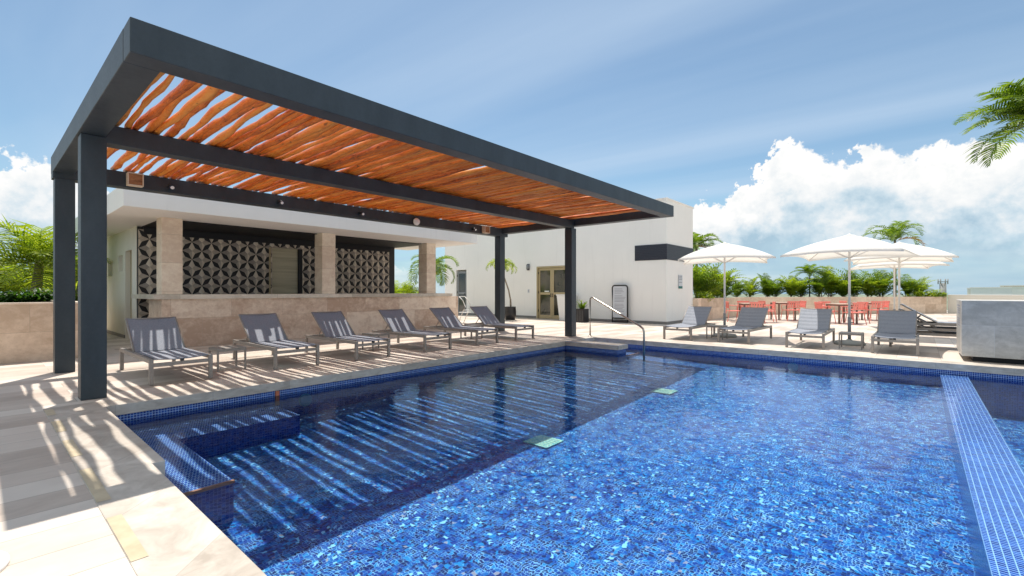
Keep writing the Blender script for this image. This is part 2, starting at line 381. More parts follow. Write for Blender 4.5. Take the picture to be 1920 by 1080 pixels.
mat('leaf_dark', rough=0.4, fn=leaf_fn((0.012, 0.040, 0.010), (0.030, 0.085, 0.014), (0.09, 0.16, 0.025)))
mat('leaf_dry', (0.42, 0.24, 0.08), 0.7)
def water_fn(t, p):
    g = geo_pos(t)
    n1 = t.noise(t.vmath('MULTIPLY', g, (1.0, 1.0, 1)), 2.2, 3.0, 0.55, 0.3)
    n2 = t.noise(t.vmath('MULTIPLY', g, (1.0, 1.0, 1)), 9.0, 3.0, 0.6, 0.5)
    h = t.math('ADD', t.math('MULTIPLY', n1, 1.0), t.math('MULTIPLY', n2, 0.28))
    b = t.node('ShaderNodeBump'); b.inputs['Strength'].default_value = 0.10; b.inputs['Distance'].default_value = 0.08
    t.set(b.inputs['Height'], h)
    gl = t.node('ShaderNodeBsdfGlossy'); gl.inputs['Roughness'].default_value = 0.015
    gl.inputs['Color'].default_value = (0.56, 0.64, 0.76, 1); t.l.new(b.outputs[0], gl.inputs['Normal'])
    fr = t.node('ShaderNodeFresnel'); fr.inputs['IOR'].default_value = 1.333; t.l.new(b.outputs[0], fr.inputs['Normal'])
    tr = t.node('ShaderNodeBsdfTransparent'); tr.inputs[0].default_value = (0.78, 0.95, 1.0, 1)
    mx = t.node('ShaderNodeMixShader'); t.l.new(fr.outputs[0], mx.inputs[0]); t.l.new(tr.outputs[0], mx.inputs[1]); t.l.new(gl.outputs[0], mx.inputs[2])
    t.l.new(mx.outputs[0], t.n['Material Output'].inputs[0])
mat('water', fn=water_fn)
mat('sea', (0.05, 0.16, 0.22), 0.3)
mat('far_land', rough=0.9, fn=simple_noise((0.10, 0.15, 0.07), (0.26, 0.28, 0.22), 0.02, 6))

# ------------------------------------------------------------------ mesh builder
class MB:
    def __init__(s): s.v = []; s.f = []; s.m = []; s.mats = []; s.sm = []
    def mi(s, name):
        if name not in s.mats: s.mats.append(name)
        return s.mats.index(name)
    def face(s, idx, m, smooth=False): s.f.append(idx); s.m.append(s.mi(m)); s.sm.append(smooth)
    def poly(s, pts, m, smooth=False):
        k = len(s.v); s.v += [tuple(p) for p in pts]; s.face(list(range(k, k + len(pts))), m, smooth)
    def box(s, x0, x1, y0, y1, z0, z1, m, rot=None, org=None):
        P = [(x0, y0, z0), (x1, y0, z0), (x1, y1, z0), (x0, y1, z0), (x0, y0, z1), (x1, y0, z1), (x1, y1, z1), (x0, y1, z1)]
        if rot is not None:
            o = Vector(org) if org else Vector(((x0 + x1) / 2, (y0 + y1) / 2, (z0 + z1) / 2))
            P = [tuple(rot @ (Vector(q) - o) + o) for q in P]
        k = len(s.v); s.v += P
        for q in ((0, 3, 2, 1), (4, 5, 6, 7), (0, 1, 5, 4), (1, 2, 6, 5), (2, 3, 7, 6), (3, 0, 4, 7)):
            s.face([k + i for i in q], m)
    def tube(s, path, rad, m, n=8, caps=True, smooth=True):
        path = [Vector(p) for p in path]; k0 = len(s.v); L = len(path)
        if not hasattr(rad, '__len__'): rad = [rad] * L
        up = Vector((0, 0, 1))
        for i, p in enumerate(path):
            t = (path[min(i + 1, L - 1)] - path[max(i - 1, 0)]).normalized()
            a = t.cross(up)
            if a.length < 1e-3: a = t.cross(Vector((1, 0, 0)))
            a.normalize(); b = a.cross(t).normalized()
            for j in range(n):
                q = 2 * math.pi * j / n
                s.v.append(tuple(p + (a * math.cos(q) + b * math.sin(q)) * rad[i]))
        for i in range(L - 1):
            for j in range(n):
                j2 = (j + 1) % n
                s.face([k0 + i * n + j, k0 + i * n + j2, k0 + (i + 1) * n + j2, k0 + (i + 1) * n + j], m, smooth)
        if caps:
            s.face([k0 + j for j in range(n)][::-1], m); s.face([k0 + (L - 1) * n + j for j in range(n)], m)
    def lathe(s, prof, m, n=24, c=(0, 0, 0), smooth=True, caps=True):
        k0 = len(s.v)
        for r, z in prof:
            for j in range(n):
                q = 2 * math.pi * j / n; s.v.append((c[0] + r * math.cos(q), c[1] + r * math.sin(q), c[2] + z))
        for i in range(len(prof) - 1):
            for j in range(n):
                j2 = (j + 1) % n
                s.face([k0 + i * n + j, k0 + i * n + j2, k0 + (i + 1) * n + j2, k0 + (i + 1) * n + j], m, smooth)
        if caps:
            s.face([k0 + j for j in range(n)][::-1], m); s.face([k0 + (len(prof) - 1) * n + j for j in range(n)], m)
    def build(s, name, parent=None, bevel=0.0, loc=None):
        me = bpy.data.meshes.new(name); me.from_pydata(s.v, [], s.f)
        for n in s.mats: me.materials.append(MATS[n])
        me.polygons.foreach_set('material_index', s.m); me.polygons.foreach_set('use_smooth', s.sm); me.update()
        if bevel:
            bm = bmesh.new(); bm.from_mesh(me)
            bmesh.ops.recalc_face_normals(bm, faces=bm.faces)
            ed = [e for e in bm.edges if len(e.link_faces) == 2 and e.calc_face_angle(0) > 1.0]
            bmesh.ops.bevel(bm, geom=ed, offset=bevel, segments=2, profile=0.6, affect='EDGES', clamp_overlap=True)
            bm.to_mesh(me); bm.free()
        o = bpy.data.objects.new(name, me); COL.objects.link(o)
        if parent: o.parent = parent
        if loc: o.location = loc
        return o
def tag(o, label=None, cat=None, group=None, kind=None):
    if label: o['label'] = label
    if cat: o['category'] = cat
    if group: o['group'] = group
    if kind: o['kind'] = kind
    return o
def thing(name, label, cat, loc=(0, 0, 0), rz=0.0, group=None):
    o = bpy.data.objects.new(name, None); COL.objects.link(o)
    o.location = loc; o.rotation_euler = (0, 0, rz); o.empty_display_size = 0.2
    return tag(o, label, cat, group)
def copy_tree(o, parent=None):
    kids = [c for c in COL.objects if c.parent == o]
    c = o.copy(); COL.objects.link(c); c.parent = parent
    for k in kids: copy_tree(k, c)
    return c
def topped(b, x0, x1, y0, y1, z0, z1):
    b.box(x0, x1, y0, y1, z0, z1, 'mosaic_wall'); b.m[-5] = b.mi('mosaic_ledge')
def one_box(name, dims, m, parent=None, bevel=0.0):
    b = MB(); b.box(*dims, m); return b.build(name, parent, bevel)

# ================================================================== SETTING
PX0, PX1, PY0, PY0b, PXJ, PY1 = -6.38, 5.2, 0.86, 0.785, -4.02, 10.6
WL, CT = -0.175, 0.11
# deck: sheet round the pool
b = MB()
CW = 0.34
def rect(x0, x1, y0, y1, z, m='deck_stone'): b.poly([(x0, y0, z), (x1, y0, z), (x1, y1, z), (x0, y1, z)], m)
rect(-30, PX0 - CW, -8, 40, 0); rect(PX1 + CW, 24, -8, 40, 0)
rect(PX0 - CW, PX1 + CW, -8, PY0b - CW, 0); rect(PX0 - CW, PX1 + CW, PY1 + CW, 40, 0)
tag(b.build('deck'), kind='structure')
# coping: real stone edge, 4 mm proud of the deck
b = MB()
def cop(x0, x1, y0, y1): b.box(x0, x1, y0, y1, -CT, 0.004, 'coping_stone')
o_ = 0.02
cop(PX0 - CW, PX0 + o_, PY0 + o_, PY1 - o_)
cop(PX1 - o_, PX1 + CW, PY0b + o_, PY1 - o_)
cop(PX0 - CW, PX1 + CW, PY1 - o_, PY1 + CW)
cop(PX0 - CW, PXJ, PY0b - CW, PY0 + o_)
cop(PXJ, PX1 + CW, PY0b - CW, PY0b + o_)
tag(b.build('coping', bevel=0.006), kind='structure')
# beige inlays set in the walkway
b = MB()
def inlay(x0, x1, y0=0.448, y1=0.512, z=0.0062): b.poly([(x0, y0, z), (x1, y0, z), (x1, y1, z), (x0, y1, z)], 'inlay_stone')
for x0, x1 in ((-6.62, -6.30), (-5.98, -5.50), (-5.15, -4.60), (-4.22, -3.50), (-3.22, -2.62)): inlay(x0, x1)
tag(b.build('paving_inlay'), kind='structure')
# pool basin
def zf(y): return -0.66 + 0.026 * (y - PY0)
b = MB()
WT = 0.0 - CT
def wallq(p, q, z0=None):
    b.poly([(p[0], p[1], -0.9), (q[0], q[1], -0.9), (q[0], q[1], -CT + 0.001), (p[0], p[1], -CT + 0.001)], 'mosaic_wall')
wallq((PX0, PY0), (PX0, PY1)); wallq((PX0, PY1), (PX1, PY1)); wallq((PX1, PY1), (PX1, PY0b)); wallq((PX1, PY0b), (PXJ, PY0b)); wallq((PXJ, PY0b), (PXJ, PY0)); wallq((PXJ, PY0), (PX0, PY0))
XC, RI = -3.0, 0.10
b.poly([(XC, PY0b, zf(PY0b)), (0.4, PY0b, zf(PY0b)), (0.4, PY1, zf(PY1)), (XC, PY1, zf(PY1))], 'mosaic_floor')
b.poly([(0.4, PY0b, -0.78), (PX1, PY0b, -0.78), (PX1, PY1, -0.78), (0.4, PY1, -0.78)], 'mosaic_floor')
b.poly([(PX0, PY0b, zf(PY0b) + RI), (XC, PY0b, zf(PY0b)), (XC, PY1, zf(PY1)), (PX0, PY1, zf(PY1) + RI)], 'mosaic_floor')
tag(b.build('pool_basin'), kind='structure')
b = MB()
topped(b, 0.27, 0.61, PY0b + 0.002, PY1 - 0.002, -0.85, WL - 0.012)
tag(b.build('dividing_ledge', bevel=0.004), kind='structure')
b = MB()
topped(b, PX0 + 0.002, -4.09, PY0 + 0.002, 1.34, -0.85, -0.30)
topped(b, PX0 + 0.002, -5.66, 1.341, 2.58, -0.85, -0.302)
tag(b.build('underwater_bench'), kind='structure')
b = MB(); b.box(-4.105, -4.075, PY0 + 0.004, 1.343, -0.315, -0.294, 'terracotta'); b.box(PX0 + 0.003, PX0 + 0.02, 2.582, 2.63, -0.30, -0.115, 'terracotta')
tag(b.build('bench_edging'), kind='structure')
b = MB(); b.poly([(PX0, PY0, WL), (PXJ, PY0, WL), (PXJ, PY0b, WL), (PX1, PY0b, WL), (PX1, PY1, WL), (PX0, PY1, WL)], 'water')
tag(b.build('water'), kind='structure')
# dam wall with coping beside the steps, and the steps
b = MB()
b.box(PX0 + 0.001, -4.99, 9.27, 9.66, -0.85, -0.10, 'mosaic_wall')
b.box(PX0 + 0.021, -4.96, 9.24, 9.70, -0.0995, 0.004, 'coping_stone')
tag(b.build('pool_partition', bevel=0.005), kind='structure')
b = MB()
topped(b, PX0 + 0.002, -5.6, 9.702, PY1 - 0.002, -0.8, -0.20); topped(b, -5.599, -5.1, 9.702, PY1 - 0.002, -0.8, -0.30)
b.box(-5.12, -5.098, 9.703, PY1 - 0.003, -0.31, -0.288, 'terracotta'); b.box(-5.62, -5.597, 9.703, PY1 - 0.003, -0.21, -0.188, 'terracotta')
tag(b.build('pool_steps'), kind='structure')
# low land and sea far below the roof terrace
b = MB(); b.poly([(-2500, -600, -14), (2500, -600, -14), (2500, 2800, -14), (-2500, 2800, -14)], 'far_land'); tag(b.build('ground'), kind='structure')
b = MB(); b.box(-30, 24, -8, 40, -6, -1.0, 'concrete'); tag(b.build('terrace_slab'), kind='structure')

# pool fittings
for lab, p0, p1 in (('pale green square drain cover on the pool floor nearer the camera', (-3.30, 4.35), 0.17),
                ('pale green square drain cover on the pool floor farther away, towards the far edge', (-3.20, 7.55), 0.17)):
    x, y = p0; r = p1; b = MB(); z = zf(y) + 0.012
    b.box(x - r, x + r, y - r, y + r, z + 0.002, z + 0.010, 'drain_plastic')
    for i in range(6): b.box(x - r * 0.85, x + r * 0.85, y - r * 0.8 + i * r * 0.29, y - r * 0.8 + i * r * 0.29 + 0.012, z + 0.0105, z + 0.0125, 'inlay_stone')
    tag(b.build('drain_cover', bevel=0.004), lab, 'drain', 'drain covers on the pool floor')
for lab, x, y, ax in (('round turquoise pool light under water on the wall beside the loungers', PX0 + 0.012, 2.98, 'x'),
                      ('round turquoise pool light under water on the far wall below the right hand loungers', -1.87, PY1 - 0.012, 'y')):
    t = thing('pool_light', lab, 'light', (x, y, -0.30), 0, 'underwater pool lights')
    for nm, r, q in (('rim', 0.09, 0.0), ('lens', 0.08, 0.010)):
        b = MB(); b.lathe([(r, -0.01 + q), (r * 0.96, 0.008 + q)], 'mosaic_light' if nm == 'rim' else 'lens_cyan', 28)
        o = b.build(nm, t)
        o.rotation_euler = (0, R_(90), 0) if ax == 'x' else (R_(90), 0, 0)

# skimmer lid at the lower left on the deck
t = thing('skimmer_lid', 'white round skimmer lid with a dark slot in the sunlit deck at the lower left', 'lid', (-3.06, -0.10, 0))
b = MB(); b.lathe([(0.20, 0.002), (0.20, 0.016), (0.185, 0.024)], 'white_plastic', 48); b.build('lid', t)
b = MB(); b.box(-0.012, 0.012, 0.13, 0.17, 0.0242, 0.027, 'slot_brown'); b.build('slot', t)

# ================================================================== PERGOLA
def pergola():
    t = thing('pergola', 'dark steel pergola roofed with wavy orange wooden poles over the loungers', 'pergola', (-7, 5.7, 0))
    def add(name, dims, bev=0.008, lab=None):
        b = MB(); b.box(*[q for q in dims], 'steel')
        o = b.build(name, t, bev)
        for v in o.data.vertices: v.co -= Vector((-7, 5.7, 0))
        if lab: o['label'] = lab
        return o
    XF0, XF1, XB0, XB1, XM0, XM1 = -4.53, -4.30, -9.70, -9.47, -7.12, -6.90
    Y0, Y1 = 0.73, 10.68; ZB, ZT = 2.935, 3.19
    add('beam', (XF0, XF1, Y0, Y1, ZB, ZT), 0.008, 'long deep front beam over the pool')
    add('beam', (XB0, XB1, Y0, Y1, 2.85, ZT - 0.1), 0.008, 'long back beam above the bar')
    add('beam', (XM0, XM1, Y0 + 0.232, Y1 - 0.232, 2.875, 3.085), 0.008, 'long middle beam between the front posts')
    add('beam', (XB0 - 0.002, XF0 - 0.002, Y0 - 0.002, Y0 + 0.23, ZB + 0.001, ZT - 0.001), 0.008, 'short end beam nearest the camera')
    add('beam', (XB0 - 0.002, XF0 - 0.002, Y1 - 0.23, Y1 + 0.002, ZB + 0.001, ZT - 0.001), 0.008, 'short end beam farthest from the camera')
    for x0, y0 in ((XM0, 0.75), (XB0 + 0.02, 0.75), (XM0, 10.32), (XB0 + 0.02, 10.32)):
        add('post', (x0, x0 + 0.22, y0, y0 + 0.22, 0.0, (2.934 if x0 == XM0 else 2.8495) if y0 < 5 else (2.874 if x0 == XM0 else 2.8495)))
    rnd = random.Random(11)
    N = 99; ya, yb = 1.0, 10.40
    for i in range(N):
        qq = (i + 0.5) / N; yc = ya + (yb - ya) * (qq + 0.030 * math.sin(math.pi * min(1, qq * 1.1)) ) * (1 if qq < 0.9 else 1) + rnd.uniform(-0.016, 0.016)
        r0 = rnd.uniform(0.036, 0.050)
        z0 = 3.085 + r0 + rnd.uniform(0, 0.02) + (0.035 * max(0, (yc - 3) / 7) if rnd.random() < 0.45 else 0)
        flip = rnd.random() < 0.5
        L = 31; path = []; rad = []
        ph = [rnd.uniform(0, 6.28) for _ in range(6)]
        sl = rnd.uniform(-0.055, 0.055)
        a1, a2, a3 = rnd.uniform(0.012, 0.032), rnd.uniform(0.006, 0.016), rnd.uniform(0.003, 0.008)
        kx = sorted(rnd.uniform(0, 1) for _ in range(3))
        for k in range(L):
            q = k / (L - 1); x = -9.66 + q * (5.11)
            w_ = a1 * math.sin(q * 5.5 + ph[0]) + a2 * math.sin(q * 13 + ph[1]) + a3 * math.sin(q * 31 + ph[2])
            path.append((x + 7, yc + w_ + sl * (q - 0.5) - 5.7, z0 + 0.5 * (a2 * math.sin(q * 9 + ph[3]) + a3 * math.sin(q * 27 + ph[4]))))
            tp = 1.0 - 0.30 * (q if flip else 1 - q)
            kn = sum(0.20 * math.exp(-((q - kk) / 0.022) ** 2) for kk in kx)
            rad.append(r0 * (tp + kn + 0.10 * math.sin(q * 23 + ph[5]) + rnd.uniform(-0.11, 0.11)))
        b = MB(); b.tube(path, rad, 'wood', 8); b.build('wooden_pole', t)
pergola()

# fittings on the back beam
def spotlight(y, lab):
    t = thing('spotlight', lab, 'spotlight', (-9.44, y, 2.95), 0, 'black spotlights along the back beam')
    b = MB(); b.box(-0.028, 0.0, -0.03, 0.03, -0.03, 0.03, 'black_metal'); b.build('bracket', t, 0.003)
    b = MB(); b.tube([(0.0, 0, 0.0), (0.10, 0.0, -0.03)], [0.038, 0.045], 'black_metal', 16); b.build('housing', t)
    b = MB(); b.tube([(0.1005, 0, -0.030), (0.106, 0, -0.032)], [0.027, 0.027], 'lamp_glass', 16); b.build('lens', t)
for y, l in ((2.14, 'black spotlight on the back beam next to the square wooden lantern at the camera end'),
             (3.91, 'black spotlight on the back beam above the patterned screen, second from the camera end'),
             (5.67, 'black spotlight on the back beam above the second bar column'),
             (9.18, 'black spotlight on the back beam beside the farther wooden lantern')): spotlight(y, l)
for y, l in ((1.66, 'square wooden lantern with pale rim at the camera end of the back beam'),
             (9.65, 'square wooden lantern with pale rim at the far end of the back beam')):
    t = thing('lantern', l, 'lantern', (-9.44, y, 2.97), 0, 'wooden box lanterns on the back beam')
    b = MB(); s_ = 0.10; w2 = 0.014
    b.box(-0.028, 0.11, -s_, s_, -s_, -s_ + w2, 'bleached_wood'); b.box(-0.028, 0.11, -s_, s_, s_ - w2, s_, 'bleached_wood')
    b.box(-0.028, 0.11, -s_, -s_ + w2, -s_ + w2, s_ - w2, 'bleached_wood'); b.box(-0.028, 0.11, s_ - w2, s_, -s_ + w2, s_ - w2, 'bleached_wood')
    b.build('rim', t, 0.003)
    b = MB(); b.box(-0.026, 0.085, -s_ + w2, s_ - w2, -s_ + w2, s_ - w2, 'lantern_wood'); b.build('panel', t)
t = thing('wall_lamp', 'round white globe lamp on the back beam of the pergola', 'lamp', (-9.46, 7.2, 2.93))
b = MB(); b.lathe([(0.05, 0.0), (0.085, 0.015), (0.092, 0.045), (0.075, 0.08), (0.03, 0.095)], 'lamp_glass', 24)
o = b.build('globe', t); o.rotation_euler = (0, R_(90), 0)
b = MB(); b.lathe([(0.055, -0.008), (0.055, 0.002)], 'black_metal', 20); o = b.build('mount', t); o.rotation_euler = (0, R_(90), 0)

# ================================================================== BAR
def bar():
    t = thing('bar_building', 'low pavilion bar with thick white flat roof, stone columns and stone counter', 'bar', (0, 0, 0))
    XW = -11.9
    b = MB(); b.box(-18.0, -10.85, 1.75, 9.7, 2.75, 3.16, 'white_stucco'); b.box(-14.6, -10.85, 9.7, 10.75, 2.75, 3.16, 'white_stucco'); b.build('roof', t, 0.006)
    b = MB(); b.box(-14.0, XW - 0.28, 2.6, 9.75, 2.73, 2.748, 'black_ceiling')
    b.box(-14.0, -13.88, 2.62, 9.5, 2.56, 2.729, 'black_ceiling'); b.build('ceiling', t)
    for y0, h in ((2.54, 2.748), (6.02, 2.748), (9.50, 2.748)):
        b = MB(); b.box(XW - 0.42, XW - 0.001, y0, y0 + 0.37, 1.131, h, 'travertine_column'); b.build('column', t, 0.004)
    b = MB(); b.box(XW - 0.25, XW, 2.54, 10.85, 0.0, 1.03, 'travertine'); b.box(-13.0, XW - 0.251, 2.54, 2.72, 0, 1.03, 'travertine'); b.build('counter_wall', t, 0.004)
    b = MB(); b.box(XW - 0.65, XW + 0.05, 2.40, 10.55, 1.031, 1.13, 'counter_stone'); b.box(-14.0, XW - 0.651, 2.40, 2.95, 1.031, 1.13, 'counter_stone'); b.build('countertop', t, 0.006)
    # patterned screen wall
    b = MB(); X = -13.9; a, c = 0.2165, 0.2225; ny = 32; nz = 12
    y_0, z_0 = 2.515, 0.0
    for i in range(ny):
        for j in range(nz):
            y0, y1 = y_0 + i * a, y_0 + (i + 1) * a; z0, z1 = z_0 + j * c, z_0 + (j + 1) * c
            ym, zm = (y0 + y1) / 2, (z0 + z1) / 2
            if 5.46 < ym < 6.44 and zm < 2.40: continue
            up = (i + j) % 2 == 0
            A, B_ = ((y0, z0), (y1, z1)) if up else ((y1, z0), (y0, z1))
            C1, C2 = ((y1, z0), (y0, z1)) if up else ((y0, z0), (y1, z1))
            w1 = (ym + (C1[0] - ym) * 0.37, zm + (C1[1] - zm) * 0.37); w2 = (ym + (C2[0] - ym) * 0.37, zm + (C2[1] - zm) * 0.37)
            P = lambda q, dx=0.0: (X + dx, q[0], q[1])
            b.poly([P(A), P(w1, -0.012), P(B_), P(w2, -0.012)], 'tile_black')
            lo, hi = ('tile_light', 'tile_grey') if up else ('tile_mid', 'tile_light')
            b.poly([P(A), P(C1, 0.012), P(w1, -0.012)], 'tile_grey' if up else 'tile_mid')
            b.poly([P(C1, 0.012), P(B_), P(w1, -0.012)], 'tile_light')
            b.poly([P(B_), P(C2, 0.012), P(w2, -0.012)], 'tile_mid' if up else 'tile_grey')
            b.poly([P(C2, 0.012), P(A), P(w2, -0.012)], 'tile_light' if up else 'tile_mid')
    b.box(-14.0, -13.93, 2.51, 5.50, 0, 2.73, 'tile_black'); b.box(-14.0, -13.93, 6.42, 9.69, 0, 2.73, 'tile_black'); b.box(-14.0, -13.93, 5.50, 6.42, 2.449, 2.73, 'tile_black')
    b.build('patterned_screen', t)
    b = MB()
    for k in range(14): b.box(-13.965, -13.95 + 0.004 * (k % 2), 5.50, 6.28, 1.05 + k * 0.1, 1.05 + (k + 1) * 0.1 - 0.006, 'shutter')
    b.box(-13.99, -13.965, 5.48, 6.30, 1.0, 2.46, 'shutter'); b.box(-13.95, -13.88, 5.46, 5.50, 1.03, 2.45, 'door_frame'); b.build('roller_shutter', t)
    b = MB(); b.box(-13.99, -13.90, 6.30, 6.42, 1.0, 2.45, 'black_ceiling'); b.build('shutter_jamb', t)
bar()
def washroom():
    t = thing('washroom_block', 'white washroom block behind the bar with two small niches and a doorway', 'building', (0, 0, 0))
    b = MB(); Y = 2.5; m = 'cream_stucco'
    zt = 2.749; xL, xR = -18.0, -14.0
    ops = [(-17.6, -16.96, 1.62, 2.05), (-16.14, -15.59, 1.72, 2.14), (-15.26, -14.51, 0.0, 2.22)]
    xs = [xL] + [q for o in ops for q in o[:2]] + [xR]
    for i in range(0, len(xs), 2): b.box(xs[i], xs[i + 1], Y, Y + 0.2, 0, zt, m)
    for x0, x1, z0, z1 in ops:
        if z0 > 0: b.box(x0, x1, Y, Y + 0.2, 0, z0, m)
        b.box(x0, x1, Y, Y + 0.2, z1, zt, m)
    b.box(xL, -14.001, Y + 0.201, 9.69, 0, zt, m); b.build('wall', t)
    b = MB(); b.box(-15.255, -14.515, Y + 0.10, Y + 0.14, 0.02, 2.215, 'door_frame'); b.build('door', t)
    b = MB(); b.box(xL, -15.27, Y - 0.02, Y - 0.001, 0.001, 0.08, 'skirting'); b.build('skirting', t)
washroom()

# ================================================================== WHITE BUILDING
def white_building():
    t = thing('white_building', 'tall white rendered building with a dark louvered corner band behind the pergola', 'building', (0, 0, 0))
    YB, XR, ZT = 16.3, -6.83, 4.52
    xs = [(-18.9, -17.95), (-17.31, -12.72), (-11.16, XR)]
    b = MB()
    b.box(-18.9, -18.02, YB, 18.9, 0, ZT, 'white_stucco'); b.box(-17.25, -12.75, YB, 18.9, 0, ZT, 'white_stucco'); b.box(-11.13, XR, YB, 18.9, 0, ZT, 'white_stucco')
    b.box(-18.02, -17.25, YB, 18.9, 2.29, ZT, 'white_stucco'); b.box(-12.75, -11.13, YB, 18.9, 2.29, ZT, 'white_stucco')
    b.box(-18.02, -17.25, YB + 0.3, 18.9, 0, 2.289, 'white_stucco'); b.box(-12.75, -11.13, YB + 0.3, 18.9, 0, 2.289, 'white_stucco')
    b.build('wall', t)
    b = MB()
    for x0, x1 in ((-18.9, -18.04), (-17.23, -12.77), (-11.11, XR + 0.014)): b.box(x0, x1, YB - 0.015, YB - 0.001, 0.002, 0.10, 'skirting')
    b.box(XR + 0.001, XR + 0.015, YB, 18.9, 0.002, 0.10, 'skirting'); b.build('skirting', t)
    b = MB(); z0, z1 = 2.34, 2.91
    b.box(-8.05, XR + 0.02, YB - 0.02, YB - 0.001, z0, z1, 'louver'); b.box(XR + 0.001, XR + 0.02, YB, 18.9, z0, z1, 'louver')
    for k in range(9):
        z = z0 + 0.03 + k * 0.062
        b.box(-8.03, XR + 0.035, YB - 0.036, YB - 0.021, z, z + 0.03, 'louver'); b.box(XR + 0.0205, XR + 0.035, YB - 0.02, 18.88, z, z + 0.03, 'louver')
    b.build('louver_band', t)
    b = MB(); b.box(-18.95, XR + 0.03, YB - 0.03, 18.95, ZT + 0.001, ZT + 0.05, 'white_stucco'); b.build('coping', t, 0.005)
    # double door
    def leaf(x0, x1, nm, fr, handle):
        b = MB(); y = YB + 0.06; f = 0.09
        b.box(x0, x0 + f, y, y + 0.05, 0.01, 2.22, fr); b.box(x1 - f, x1, y, y + 0.05, 0.01, 2.22, fr)
        b.box(x0 + f, x1 - f, y, y + 0.05, 0.01, 0.16, fr); b.box(x0 + f, x1 - f, y, y + 0.05, 1.05, 1.15, fr); b.box(x0 + f, x1 - f, y, y + 0.05, 2.11, 2.22, fr)
        o = b.build(nm, t, 0.003)
        b = MB(); b.box(x0 + f, x1 - f, y + 0.02, y + 0.03, 0.16, 1.05, 'dark_glass'); b.box(x0 + f, x1 - f, y + 0.02, y + 0.03, 1.15, 2.11, 'dark_glass'); b.build('glass', o)
        if handle is not None:
            b = MB(); b.tube([(handle, y - 0.05, 0.95), (handle, y - 0.05, 1.1)], 0.012, 'black_metal', 8)
            b.box(handle - 0.008, handle + 0.008, y - 0.05, y, 0.96, 0.98, 'black_metal'); b.box(handle - 0.008, handle + 0.008, y - 0.05, y, 1.07, 1.09, 'black_metal'); b.build('handle', o)
        for z in (0.3, 1.1, 1.95) if handle is not None and handle > (x0 + x1) / 2 else ():
            b = MB(); b.box(x0 - 0.01, x0 + 0.02, y - 0.015, y, z, z + 0.1, 'black_metal'); b.build('hinge', o)
    leaf(-12.69, -11.955, 'door', 'door_frame', -12.0); leaf(-11.945, -11.19, 'door', 'door_frame', -11.9)
    b = MB(); b.box(-12.75, -12.695, YB - 0.01, YB + 0.12, 0.0, 2.285, 'door_frame'); b.box(-11.185, -11.13, YB - 0.01, YB + 0.12, 0.0, 2.285, 'door_frame'); b.box(-12.695, -11.185, YB - 0.01, YB + 0.12, 2.225, 2.285, 'door_frame'); b.build('door_frame', t)
    b = MB(); b.box(-12.35, -12.1, YB + 0.05, YB + 0.058, 1.17, 1.22, 'lamp_glass'); b.build('door_notice', t)
    leaf(-17.98, -17.29, 'door', 'grey_frame', -17.4)
white_building()
# fittings on or at the white building
t = thing('wall_sconce', 'small grey wall sconce left of the brass double door', 'lamp', (-13.2, 16.27, 2.28))
b = MB(); b.box(-0.09, 0.05, -0.001, 0.029, -0.14, 0.14, 'louver'); b.build('plate', t, 0.004)
b = MB(); b.tube([(0.02, -0.08, -0.1), (0.02, -0.08, 0.1)], 0.06, 'grey_frame', 12); b.box(0.0, 0.03, -0.06, 0.0, -0.02, 0.02, 'grey_frame'); b.build('shade', t)
t = thing('wall_switch', 'small grey switch plate on the white wall below the sconce', 'switch', (-13.2, 16.285, 1.21))
b = MB(); b.box(-0.05, 0.05, 0.0, 0.014, -0.08, 0.08, 'rules_panel'); b.build('plate', t, 0.004)
b = MB(); b.box(-0.02, 0.02, -0.008, -0.0005, -0.03, 0.03, 'ink_grey'); b.build('button', t)
t = thing('towel_bin', 'white tapered towel bin standing right of the brass door', 'bin', (-10.90, 15.95, 0), R_(0))
b = MB(); k = len(b.v)
for z, s_ in ((0.0, 0.24), (1.02, 0.33)):
    for dx, dy in ((-1, -1), (1, -1), (1, 1), (-1, 1)): b.v.append((dx * s_, dy * s_ * 0.8, z))
for q in ((0, 3, 2, 1), (4, 5, 6, 7), (0, 1, 5, 4), (1, 2, 6, 5), (2, 3, 7, 6), (3, 0, 4, 7)): b.face(list(q), 'white_plastic')
b.build('body', t, 0.02)
b = MB(); b.box(-0.35, 0.35, -0.28, 0.28, 1.021, 1.07, 'white_plastic'); b.build('rim', t, 0.01)
# rules board
def rules_board():
    t = thing('rules_board', 'tall grey pool rules board in a rounded black tube frame against the white wall', 'board', (-8.60, 16.15, 0))
    hw, h, r = 0.32, 1.42, 0.10
    path = [(-hw, 0, 0.0), (-hw, 0, h - r)] + [(-hw + r - r * math.cos(a), 0, h - r + r * math.sin(a)) for a in [R_(q) for q in (20, 45, 70, 90)]]
    path += [(hw - r + r * math.sin(a), 0, h - r + r * math.cos(a)) for a in [R_(q) for q in (0, 20, 45, 70)]] + [(hw, 0, h - r), (hw, 0, 0.0)]
    b = MB(); b.tube(path, 0.028, 'black_metal', 10); b.box(-hw, hw, -0.025, 0.025, 0.14, 0.19, 'black_metal'); b.box(-hw, hw, -0.025, 0.025, 0.001, 0.05, 'black_metal'); b.build('frame', t)
    b = MB(); b.box(-hw + 0.03, hw - 0.03, -0.008, 0.008, 0.19, h - 0.03, 'rules_panel'); o = b.build('panel', t)
    b = MB(); rnd = random.Random(3); z = h - 0.14
    while z > 0.28:
        wd = rnd.uniform(0.28, 0.46); b.box(-0.22, -0.22 + wd, -0.0105, -0.0085, z, z + 0.018, 'ink_grey'); z -= 0.055 if rnd.random() < 0.8 else 0.10
    b.build('writing', o)
rules_board()
t = thing('notice_plate', 'small white notice with grey lettering and a teal foot strip on the corner wall', 'sign', (-6.812, 17.55, 1.55))
b = MB(); b.box(-0.001, 0.008, -0.19, 0.19, -0.25, 0.27, 'rules_panel'); o = b.build('panel', t, 0.002)
